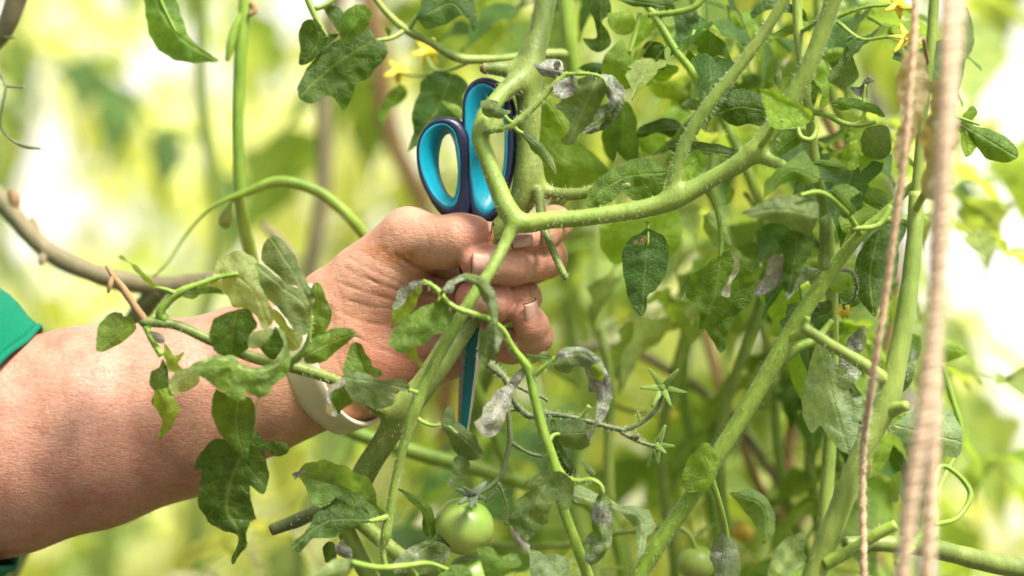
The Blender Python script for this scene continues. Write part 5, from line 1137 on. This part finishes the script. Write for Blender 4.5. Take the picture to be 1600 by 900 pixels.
O_ = [([(538, 272), (620, 248), (720, 268), (812, 308), (842, 352), (760, 334), (680, 314), (600, 318)], [(545, 280), (830, 345)], -16, MD, .1), ([(703, 480), (730, 428), (792, 398), (862, 420), (873, 480), (862, 562), (800, 587), (730, 562)], [(740, 430), (850, 560)], -16, GG, .12), ([(535, 112), (600, 58), (660, 28), (687, 80), (692, 152), (640, 192), (560, 182), (518, 152)], [(670, 50), (540, 160)], -4, GG, .3),
      ([(695, 560), (760, 565), (842, 588), (802, 652), (760, 742), (720, 732), (705, 650)], [(720, 570), (745, 735)], -10, BR, .05), ([(650, 195), (700, 190), (730, 150), (760, 130), (785, 160), (750, 180), (740, 260), (705, 250)], [(690, 195), (760, 145)], -12, GY, .8), ([(470, 110), (500, 50), (530, 90), (540, 200), (520, 300), (490, 310), (500, 220), (460, 160)], [(500, 70), (510, 300)], -10, BR, 0),
      ([(420, 280), (440, 220), (475, 185), (470, 260), (440, 310)], [(470, 190), (430, 300)], 0, MD, 0), ([(220, 520), (300, 430), (360, 420), (390, 470), (340, 530), (260, 560)], [(380, 450), (230, 540)], 0, MD, .1), ([(240, 100), (265, 40), (285, 130), (270, 210), (245, 170)], [(265, 50), (260, 200)], 0, GG, .1), ([(480, 20), (560, -20), (620, -10), (600, 30), (520, 60)], [(600, 0), (490, 40)], -6, LT, 0),
      ([(600, 600), (640, 500), (690, 480), (700, 560), (680, 640), (630, 640)], [(670, 490), (650, 630)], -30, LT, .1), ([(440, 590), (560, 590), (620, 610), (600, 640), (480, 620)], [(445, 595), (610, 625)], -20, MD, .05), ([(690, 760), (800, 740), (860, 780), (850, 850), (760, 840)], [(700, 770), (850, 830)], -20, MD, 0)]
for i, (pts, rb, d, c, m) in enumerate(O_):
    leaf(ve, z('O', pts), z('O', rb), d, c, m, (3 - i % 5, 3 - i % 7), 3, 0, 1.8)
leaf(vine, z('U', [(1038, 413), (1090, 418), (1190, 468), (1292, 545), (1240, 592), (1180, 602), (1110, 602), (1078, 560), (1058, 480)]), z('U', [(1045, 420), (1280, 545)]), -52, BR, 0, (2, 6), -3, 0, 1.3, label='bright green leaf on the bent stem')
stem(vine, z('U', [(1040, 690, -40, 5), (1080, 640, -46, 5), (1110, 590, -51, 4), (1150, 560, -53, 2)]), M_stemlight, 8, name='petiole')
leaf(ve, z('U', [(998, 62), (1050, 8), (1180, 18), (1242, 40), (1268, 97), (1180, 62), (1060, 52), (1005, 88)]), z('U', [(1240, 60), (1010, 70)]), 5, DK, 0, (3, 3), 3)
leaf(ve, z('U', [(1065, 200), (1100, 160), (1150, 130), (1260, 105), (1290, 130), (1200, 160), (1120, 180)]), z('U', [(1270, 120), (1070, 195)]), 8, LT, 0, (3, 3), 3)

# left side
vw = plant(-300, 110, 'bare woody stem arching across behind the elbow', GR)
stem(vw, [(520, 480, 75, 10), (430, 445, 80, 13), (350, 440, 85, 15), (250, 447, 90, 16), (140, 425, 92, 15.5), (75, 392, 92, 15), (20, 335, 92, 15), (-20, 290, 92, 15), (-120, 220, 95, 16), (-220, 320, 100, 18), (-280, 800, 105, 20), (-300, 2400, 110, 22), (-300, 4300, 110, 26)], M_wood, 12, 0, wob=.12, step=8)
stem(vw, [(75, 392, 92, 8), (66, 405, 88, 7), (64, 412, 86, 4)], M_wood, 8); stem(vw, [(62, 380, 92, 7), (55, 352, 94, 5), (50, 340, 95, 3)], M_wood, 8)
stem(vw, [(20, 330, 92, 10), (22, 305, 90, 9), (20, 298, 90, 7)], M_dry, 10)
stem(vw, [(250, 452, 90, 15), (225, 480, 95, 17), (200, 520, 100, 18), (150, 640, 120, 18), (60, 800, 130, 18), (-200, 1400, 115, 18)], M_stemdark, 10)
stem(vw, [(-120, 220, 95, 12), (-40, 90, 70, 15), (5, 50, 60, 15), (25, 0, 55, 17), (60, -200, 50, 17)], M_wood, 10)
stem(vw, [(2, 58, 58, 4), (10, 59, 56, 2.4), (22, 58, 55, 2)], M_stemdark, 8)
stem(vw, [(-30, 60, 60, 4), (0, 115, 30, 3), (8, 135, 26, 2.4), (4, 165, 24, 2.2), (2, 200, 24, 2.2), (20, 220, 24, 2.2), (44, 230, 24, 3), (64, 232, 24, 1.5)], M_stemdark, 8, 1.5)
stem(vw, [(8, 135, 26, 2.2), (22, 136, 26, 1.8), (38, 136, 26, 1.6)], M_stemdark, 8)
vl = plant(640, 110, 'slender drooping green stem behind the wrist with one pointed leaf', GR)
stem(vl, [(430, -600, 70, 9), (395, -120, 62, 9), (383, 0, 60, 10), (375, 95, 60, 10), (372, 230, 62, 9), (379, 335, 66, 9.5), (392, 400, 75, 10), (430, 560, 95, 11), (530, 664, 100, 11), (640, 704, 100, 12), (800, 748, 100, 12), (940, 800, 100, 12), (990, 960, 100, 12), (900, 2400, 110, 16), (640, 4200, 110, 20)], M_stemlight, 12, .4, step=8)
stem(vl, [(383, 15, 60, 8), (368, 40, 58, 7), (358, 80, 57, 6), (354, 96, 57, 3)], M_stemlight, 8)
stem(vl, [(386, 5, 60, 5), (397, 8, 58, 5), (398, 18, 57, 4), (388, 24, 57, 3)], M_dry, 8)
stem(vl, [(800, 748, 100, 9), (740, 600, 95, 9), (650, 450, 80, 9), (575, 374, 62, 9), (540, 333, 58, 9), (490, 296, 56, 9), (430, 284, 56, 8.5), (392, 298, 58, 7), (330, 325, 60, 3), (285, 375, 62, 2.6), (262, 410, 62, 2.4), (240, 432, 62, 2)], M_stemlight, 10, .4, step=6)
stem(vl, [(392, 298, 58, 4), (362, 318, 62, 3), (355, 335, 64, 9), (352, 350, 66, 9), (356, 356, 66, 4)], M_stem, 8)
leaf(vl, z('Y', [(505, -20), (600, -20), (642, 70), (672, 140), (722, 182), (768, 212), (700, 220), (620, 212), (560, 177), (530, 132), (513, 60)]), z('Y', [(540, -15), (620, 120), (760, 212)]), 30, (.14, .27, .05), .03, (3, 3), 3.5, 0, 1.6, label='pointed leaf hanging from above')
stem(vl, [(383, -60, 60, 4), (300, -90, 40, 4), (245, -40, 31, 4), (250, -5, 29, 3), (275, 50, 28, 1.4)], M_stemlight, 8, name='petiole')
stem(vl, [(530, 664, 100, 9), (480, 620, 130, 9), (440, 380, 170, 9), (410, 350, 180, 5)], M_wood, 8)

# ---------------------------------------------------------------- twine
M_jute = mat_plain('jute', (.68, .45, .27), .85, nscale=1600, namt=.5, bump=.0006, sheen=.3)
M_jute2 = mat_plain('jute_pale', (.74, .53, .35), .85, nscale=1600, namt=.5, bump=.0006, sheen=.3)
def twine(pts, r, label, mat):
    path = pxpath(pts, 5)
    root = empty('twine', tuple(path[-1, :3])); tag(root, label, 'twine', 'garden twine hanging in front of the vines')
    for k in range(2):
        q = path.copy(); X = path[:, :3]; T = np.gradient(X, axis=0); T /= np.linalg.norm(T, axis=1)[:, None]
        s = np.concatenate([[0], np.cumsum(np.linalg.norm(np.diff(X, axis=0), axis=1))])
        u = np.cross(T, [0, 1, 0]); u /= np.linalg.norm(u, axis=1)[:, None]; w = np.cross(T, u)
        a = s / (r * K * 2.1) * 2 * math.pi + k * math.pi
        q[:, :3] += (np.cos(a)[:, None] * u + np.sin(a)[:, None] * w) * r * K * .5
        q[:, 3] = r * K * .62 * (1 + .12 * np.sin(s * 900 + k))
        vv, ff = sweep(q, 8); mobj('strand', mesh_np('strand', vv, ff, mat=mat), root)
        hairs('loose_fibre', [q], bpy.context.scene.objects[root.children[-1].name] if root.children else root, .9, (4, 14), seed=int(pts[0][0]) + k)
TOP = -3200
twine([(1490, TOP, -40, 1), (1440, -600, -60, 1), (1425, 100, -90, 1), (1415, 225, -94, 1), (1404, 310, -92, 1), (1385, 450, -88, 1), (1362, 600, -80, 1), (1350, 690, -60, 1), (1350, 910, -60, 1), (1340, 2600, -45, 1), (1330, 4690, -40, 1)], 6.0, 'thin twine crossing in front of the stout stem with the stub', M_jute)
twine([(1490, TOP, -50, 1), (1488, -600, -120, 1), (1484, 0, -205, 1), (1478, 200, -210, 1), (1468, 420, -210, 1), (1445, 620, -208, 1), (1425, 760, -205, 1), (1408, 910, -200, 1), (1370, 2600, -60, 1), (1360, 4690, -50, 1)], 10, 'thick twine slanting down beside the straight one', M_jute2)
twine([(1500, TOP, -50, 1), (1500, -600, -110, 1), (1498, 0, -180, 1), (1480, 200, -182, 1), (1466, 330, -182, 1), (1462, 500, -180, 1), (1456, 700, -178, 1), (1448, 910, -174, 1), (1430, 2600, -60, 1), (1420, 4690, -50, 1)], 10, 'straight thick twine hanging furthest from the stout stem', M_jute2)
zt = P(0, TOP + 20, -45).z
vv, ff = sweep(np.array([(-3.2, -.05, zt, .0015), (0, -.05, zt - .01, .0015), (3.2, -.05, zt, .0015)]), 8)
tag(mobj('support_wire', mesh_np('support_wire', vv, ff, mat=mat_plain('galvanised', (.4, .4, .4), .4, .8))), 'galvanised support wire overhead that the twine is tied to', 'wire')

# ================================================================ setting
def mat_soil():
    g = NG('soil'); geo = g.n('NewGeometry'); pos = geo.outputs['Position']
    n = g.noise(9, 6, .7, vec=pos); n2 = g.noise(60, 5, .7, vec=pos)
    c = g.mix(n2, g.ramp(n, [(.3, (.05, .04, .028)), (.7, (.13, .10, .07))]), (.14, .12, .085))
    p = g.n('BsdfPrincipled'); g.l(c, p.inputs['Base Color']); p.inputs['Roughness'].default_value = .95
    g.l(g.bump(n2, .8, .02), p.inputs['Normal']); return g.out(p.outputs[0])
gx = 60
gm = mesh_np('ground', [(-gx, -gx, 0), (gx, -gx, 0), (gx, gx, 0), (-gx, gx, 0)], [(0, 1, 2, 3)], mat=mat_soil())
tag(mobj('ground', gm), kind='structure')
def mat_film():
    g = NG('greenhouse_film'); geo = g.n('NewGeometry'); pos = geo.outputs['Position']
    n = g.noise(2.5, 4, .6, vec=pos)
    c = g.ramp(n, [(.3, (.88, .88, .84)), (.7, (.95, .95, .92))])
    t = g.n('BsdfTranslucent'); g.l(c, t.inputs[0]); d = g.n('BsdfDiffuse'); g.l(c, d.inputs[0])
    m = g.n('MixShader'); m.inputs[0].default_value = .62; g.l(t.outputs[0], m.inputs[1]); g.l(d.outputs[0], m.inputs[2])
    return g.out(m.outputs[0])
M_film = mat_film(); M_post = mat_plain('grey_post', (.34, .31, .28), .6, nscale=30, namt=.4)
WY = 3.4
wall = tag(empty('greenhouse_wall', (0, WY, 0)), 'milky plastic film wall of the greenhouse on grey posts', 'greenhouse wall')
def box(name, c, s, mat, parent):
    bm = bmesh.new(); bmesh.ops.create_cube(bm, size=1); bmesh.ops.scale(bm, vec=s, verts=bm.verts); bmesh.ops.bevel(bm, geom=bm.edges[:], offset=min(s) * .12, segments=2, affect='EDGES'); bmesh.ops.translate(bm, vec=c, verts=bm.verts)
    me = bpy.data.meshes.new(name); bm.to_mesh(me); bm.free(); me.materials.append(mat); return mobj(name, me, parent)
for i in range(6):
    x0 = -5.4 + i * 1.8; nx, nz = 18, 14; Vv = []; Ff = []
    for a in range(nx + 1):
        for b in range(nz + 1):
            Vv.append((x0 + .03 + 1.74 * a / nx, WY - .10 + .7 * b / nz + .012 * math.sin(a * 1.3 + i) * math.sin(b * .9 + i * 2), .02 + 2.75 * b / nz))
    for a in range(nx):
        for b in range(nz): k = a * (nz + 1) + b; Ff.append((k, k + nz + 1, k + nz + 2, k + 1))
    mobj('film_panel', mesh_np('film_panel', Vv, Ff, mat=M_film), wall)
for i in range(7):
    vv, ff = sweep(np.array([(-5.4 + i * 1.8, WY - .06, 0, .025), (-5.4 + i * 1.8, WY + .30, 1.42, .025), (-5.4 + i * 1.8, WY + .66, 2.82, .025)]), 12); mobj('post', mesh_np('post', vv, ff, mat=M_post), wall)
box('top_rail', (0, WY + .66, 2.84), (11, .05, .06), M_post, wall)
# leaning prop among the plants at the right
pr = pxpath([(1300, -900, 520, 22), (1345, 40, 520, 22), (1385, 300, 520, 22), (1440, 900, 520, 22), (1600, 2960, 520, 22)], 60)
vv, ff = sweep(pr, 14); tag(mobj('wooden_prop', mesh_np('wooden_prop', vv, ff, mat=M_post)), 'weathered grey prop leaning behind the vines near the twine', 'prop')

# ================================================================ background plants
def compound(seed, col, size=.2):
    """tomato leaf: drooping rachis with lobed leaflets; local +X outward, z up"""
    rn = random.Random(seed); V = []; F = []; ST = []; C = []
    n = 12; rach = []
    for i in range(n):
        t = i / (n - 1); rach.append(Vector((size * t, size * .06 * math.sin(t * 3 + seed), size * (.18 * t - .55 * t * t))))
    vv, ff = sweep(np.array([tuple(p) + (.0018 * (1 - .6 * i / n),) for i, p in enumerate(rach)]), 5)
    V += [Vector(v) for v in vv]; F += [tuple(f) for f in ff]; ST += [(0, .5, 0)] * len(vv); C += [tuple(c * 1.3 for c in col) + (0,)] * len(vv)
    def leaflet(base, dirv, L, Wd, droop):
        x = dirv.normalized(); up = Vector((0, 0, 1)); y = up.cross(x).normalized(); zz = x.cross(y)
        nu, nv = 13, 5; o = len(V); ph = rn.random() * 6; tw = rn.uniform(-.5, .5); cv = rn.uniform(.2, .7)
        m = rn.uniform(.75, 1.3); mil = .25 * rn.random() ** 3
        for i in range(nu):
            s = i / (nu - 1)
            w = Wd * (math.sin(math.pi * min(1, s * .93 + .04)) ** .75) * (1 - .35 * s) * (1 - s ** 3) * (1 + .20 * math.sin(s * 17 + ph) + .1 * math.sin(s * 31 + ph))
            if i == nu - 1: w = .0004
            for j in range(nv):
                t = (j / (nv - 1) * 2 - 1)
                a = tw * s * 1.5
                yy = t * w; hz = abs(t) * w * cv - droop * s * s * L + .0025 * math.sin(s * 14 + t * 3 + ph)
                V.append(base + x * (s * L * (1 - .12 * droop)) + y * (yy * math.cos(a)) + zz * (hz + yy * math.sin(a)))
                ST.append((s, t * w / L, 0)); C.append(tuple(c * m for c in col) + (mil,))
        for i in range(nu - 1):
            for j in range(nv - 1): F.append((o + i * nv + j, o + (i + 1) * nv + j, o + (i + 1) * nv + j + 1, o + i * nv + j + 1))
    for k, t in enumerate((.38, .62, .82)):
        p = rach[int(t * (n - 1))]
        for sg in (-1, 1):
            leaflet(p, Vector((.55, sg * 1.0, rn.uniform(-.5, .1))), size * rn.uniform(.30, .42), size * rn.uniform(.10, .15), rn.uniform(.2, .8))
    leaflet(rach[-1], Vector((1, rn.uniform(-.2, .2), -.6)), size * .46, size * .17, rn.uniform(.2, .7))
    me = mesh_np('compound_leaf', V, F, mat=M_leaf)
    a = me.attributes.new('st', 'FLOAT_VECTOR', 'POINT'); a.data.foreach_set('vector', np.array(ST, np.float32).ravel()); cattr(me, 'lc', np.array(C))
    return me
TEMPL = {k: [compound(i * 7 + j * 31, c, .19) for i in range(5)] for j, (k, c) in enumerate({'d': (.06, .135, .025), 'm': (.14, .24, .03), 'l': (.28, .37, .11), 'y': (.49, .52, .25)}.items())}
def bush(px, d, label, kinds='ml', n=40, zr=(.35, 2.0), mat=None, spread=1.0, size=1.0, skip=None, seed=0, fruits=0, group='tomato plants in the rows behind', stem_r=.008, bare=None, sway=.05, top=None):
    rn = random.Random(seed * 101 + px); g = P(px, 450, d); g.z = 0
    root = tag(empty('tomato_plant', g), label, 'tomato plant', group)
    ph = rn.random() * 6
    def sx(zv): return Vector((g.x + sway * (math.sin(zv * 3 + ph) + .35 * math.sin(zv * 13 + 2 * ph) + .16 * math.sin(zv * 37 + ph)) * min(1, zv), g.y + .04 * math.cos(zv * 2.3 + ph), zv))
    pth = np.array([tuple(sx(zv)) + (stem_r * (1.25 - .3 * zv),) for zv in np.linspace(0, top or zr[1] + .1, 80)])
    vv, ff = sweep(pth, 8); mobj('stem', mesh_np('stem', vv, ff, mat=mat or M_stem), root)
    for i in range(n):
        zv = zr[0] + (zr[1] - zr[0]) * (i + rn.random()) / n
        if bare and bare[0] < zv < bare[1]: continue
        me = TEMPL[rn.choice(kinds)][rn.randrange(5)]
        o = bpy.data.objects.new('leaf', me); COL.objects.link(o); o.parent = root; o.matrix_parent_inverse = Matrix.Translation(g).inverted()
        o.location = sx(zv); an = i * 2.4 + rn.uniform(-.5, .5)
        o.rotation_euler = (rn.uniform(-.5, .5), rn.uniform(-.35, .5), an)
        sc = size * rn.uniform(.7, 1.25); o.scale = (sc * spread, sc, sc)
    return root
BG = 'tomato plants in the rows behind'
FAR = [(-900, 1500), (-480, 2100), (-60, 1700), (250, 2300), (520, 1800), (760, 1500), (960, 2200), (1150, 1600), (1400, 2300), (1760, 1900), (2200, 1700), (2600, 2200), (120, 1300), (1040, 1350), (1120, 2050), (650, 2500), (1250, 2600)]
DESC = ['lush pale tomato plant in the far row']
for i, (px, d) in enumerate(FAR):
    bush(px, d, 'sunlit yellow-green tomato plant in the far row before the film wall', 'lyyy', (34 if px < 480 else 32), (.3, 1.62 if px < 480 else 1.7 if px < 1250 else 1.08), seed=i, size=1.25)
bush(232, 420, 'leafless grey-green stem standing behind the forearm', 'l', 3, (.4, .7), M_stem, seed=31, stem_r=.0055, sway=.035, top=2.1)
bush(440, 330, 'bare brown stem standing behind the wrist', 'm', 4, (.3, .7), M_wood, seed=33, stem_r=.0062, sway=.03, top=2.1)
bush(620, 520, 'yellowing tomato plant behind the hand', 'yl', 26, (.3, 1.35), M_dry, seed=35)
bush(880, 480, 'leafy tomato plant behind the flower stalks', 'mly', 34, (.3, 1.7), M_stem, seed=37)
bush(1090, 330, 'leafy tomato plant right behind the hanging spotted leaf', 'mld', 26, (.3, 1.75), M_stem, seed=39, size=.8, stem_r=.004)
bush(1190, 620, 'dense leafy tomato plant behind the leaning pale stem', 'mly', 40, (.3, 1.6), M_dry, seed=41, stem_r=.006, sway=.02)
bush(1340, 360, 'leafy tomato plant behind the twine', 'lmy', 26, (.3, 1.30), M_stem, seed=43, size=.8)
bush(1640, 420, 'tomato plant beyond the twine with low foliage', 'lym', 22, (.3, 1.06), M_stem, seed=45)
bush(700, 260, 'leafy tomato plant low behind the hanging green tomato', 'ly', 16, (.5, 1.14), M_stem, seed=47, size=.7)
bush(1000, 170, 'low leafy tomato plant behind the star-shaped calyx', 'lm', 12, (.6, 1.13), M_stemlight, seed=49, size=.6, stem_r=.004)
bush(300, 900, 'low bright tomato plant beyond the forearm', 'ly', 30, (.3, 1.12), M_stem, seed=51)
bush(80, 700, 'low tomato plant beyond the elbow', 'lyd', 24, (.3, 1.10), M_stem, seed=53)
bush(130, 800, 'sparse tomato plant with a few dark leaves high behind the arm', 'd', 5, (1.40, 1.60), M_stem, seed=55, stem_r=.004)
bush(1015, 80, 'tomato plant with small leaves close behind the bent stem', 'mld', 11, (1.24, 1.42), M_stem, seed=61, size=.45, stem_r=.003)
bush(1165, 95, 'tomato plant with drooping leaves behind the fork of the bent stem', 'mld', 15, (1.20, 1.43), M_stem, seed=63, size=.45, stem_r=.003)
bush(1310, 170, 'tomato plant with crowded leaves just behind the stout stem', 'mdl', 9, (1.16, 1.33), M_stem, seed=65, size=.4, stem_r=.003)
bush(1400, 150, 'tomato plant low between the strings of twine', 'mly', 10, (.95, 1.12), M_stem, seed=67, size=.5, stem_r=.003)
bush(1250, 160, 'brown stalked tomato plant behind the pale broad leaf', 'ml', 10, (.95, 1.24), M_dry, seed=69, size=.6, stem_r=.003)
bush(1110, 140, 'small tomato plant among the brown stems behind the calyx stars', 'mly', 8, (.98, 1.13), M_stem, seed=71, size=.5, stem_r=.003)
bush(930, 140, 'tomato plant with large leaves close behind the grey arching leaf', 'ly', 7, (1.0, 1.15), M_stem, seed=73, size=.55, stem_r=.003)
vt = tag(empty('tomato_plant', (P(1220, 450, 190).x, .19, 0)), 'tangle of bare brown stems behind the leaning pale stem', 'tomato plant', BG)
stem(vt, [(1248, 500, 180, 9), (1243, 600, 183, 9.5), (1232, 720, 187, 10), (1222, 850, 190, 10.5), (1218, 1000, 190, 11), (1215, 2200, 190, 14), (1215, 4000, 190, 18)], M_dry, 10, step=10)
stem(vt, [(900, 545, 200, 7), (960, 540, 205, 8), (1040, 575, 210, 8), (1120, 630, 205, 8), (1228, 770, 190, 8)], M_wood, 10)
stem(vt, [(1085, 440, 225, 9), (1108, 540, 222, 9), (1132, 630, 215, 8.5), (1170, 720, 205, 8), (1222, 850, 190, 8)], M_dry, 10)
stem(vt, [(1222, 850, 190, 8), (1290, 760, 195, 6), (1330, 700, 200, 5)], M_wood, 8)
# yellow flowers and ripening fruit out of focus
M_petal = mat_plain('yellow_petal', (.85, .68, .05), .5, nscale=300, namt=.2)
M_ripe = mat_plain('ripening_tomato', (.70, .46, .07), .3, nscale=60, namt=.3)
def flower(c, d, r, parent, petals=6, a0=0.):
    ce = P(c[0], c[1], d)
    vv, ff = sweep(pxpath([(c[0], c[1], d + 1, 2), (c[0], c[1], d - 2, 3.2), (c[0], c[1], d - 6, 1.2)], 2), 8)
    o = mobj('flower', mesh_np('flower', vv, ff, mat=M_petal), parent)
    for k in range(petals):
        a = a0 + k * 2 * math.pi / petals
        sepal(c, d, (c[0] + r * math.cos(a), c[1] + r * math.sin(a) * .9), d + 3 * math.sin(k * 2.1), 11, o, M_petal, 2).name = 'petal'
    return o
stem(vd, [(745, 93, 38, 3), (700, 110, 50, 2.6), (670, 95, 80, 2.4), (667, 83, 92, 2)], M_stem, 8, name='truss_stalk')
stem(vd, [(700, 110, 50, 2.6), (650, 118, 74, 2.4), (622, 112, 92, 2)], M_stem, 8, name='truss_stalk')
flower((622, 112), 92, 24, vd, 5, .3); flower((668, 82), 92, 26, vd, 6, .9); flower((1416, 62), -30, 30, ve, 6, .2); flower((1404, 8), -28, 24, ve, 5, .2)
stem(ve, [(1250, 50, 4, 4), (1300, 30, -16, 3.5), (1350, 62, -26, 3), (1390, 58, -30, 2.6), (1414, 62, -30, 2.4)], M_stemlight, 8, 1, name='truss_stalk')
stem(ve, [(1300, 30, -16, 3), (1360, 10, -26, 2.6), (1404, 8, -28, 2.2)], M_stemlight, 8, 1, name='truss_stalk')
flower((1318, 486), 2, 14, vb, 5, .4); flower((1043, 648), 150, 20, vd, 5, .1)
stem(vb, z('Q', [(500, 440, -4, 2), (505, 460, -2, 2)]), M_truss, 8, name='pedicel')
stem(vd, [(790, 520, 110, 5), (900, 600, 130, 4), (980, 640, 140, 4), (1043, 648, 151, 3)], M_stem, 8, name='truss_stalk')
stem(vd, [(755, 850, 158, 5), (900, 850, 90, 4), (990, 830, 60, 4), (1080, 840, 40, 4), (1088, 860, 40, 3)], M_stem, 8, name='truss_stalk')
tomato((1088, 880), 42, 30, vd, (0, -.2, 1)); tomato((1160, 832), 150, 17, vd, (0, -.2, 1), M_ripe)
stem(vd, [(1080, 840, 40, 3), (1130, 815, 110, 2.5), (1160, 816, 150, 2)], M_stem, 8, name='truss_stalk')
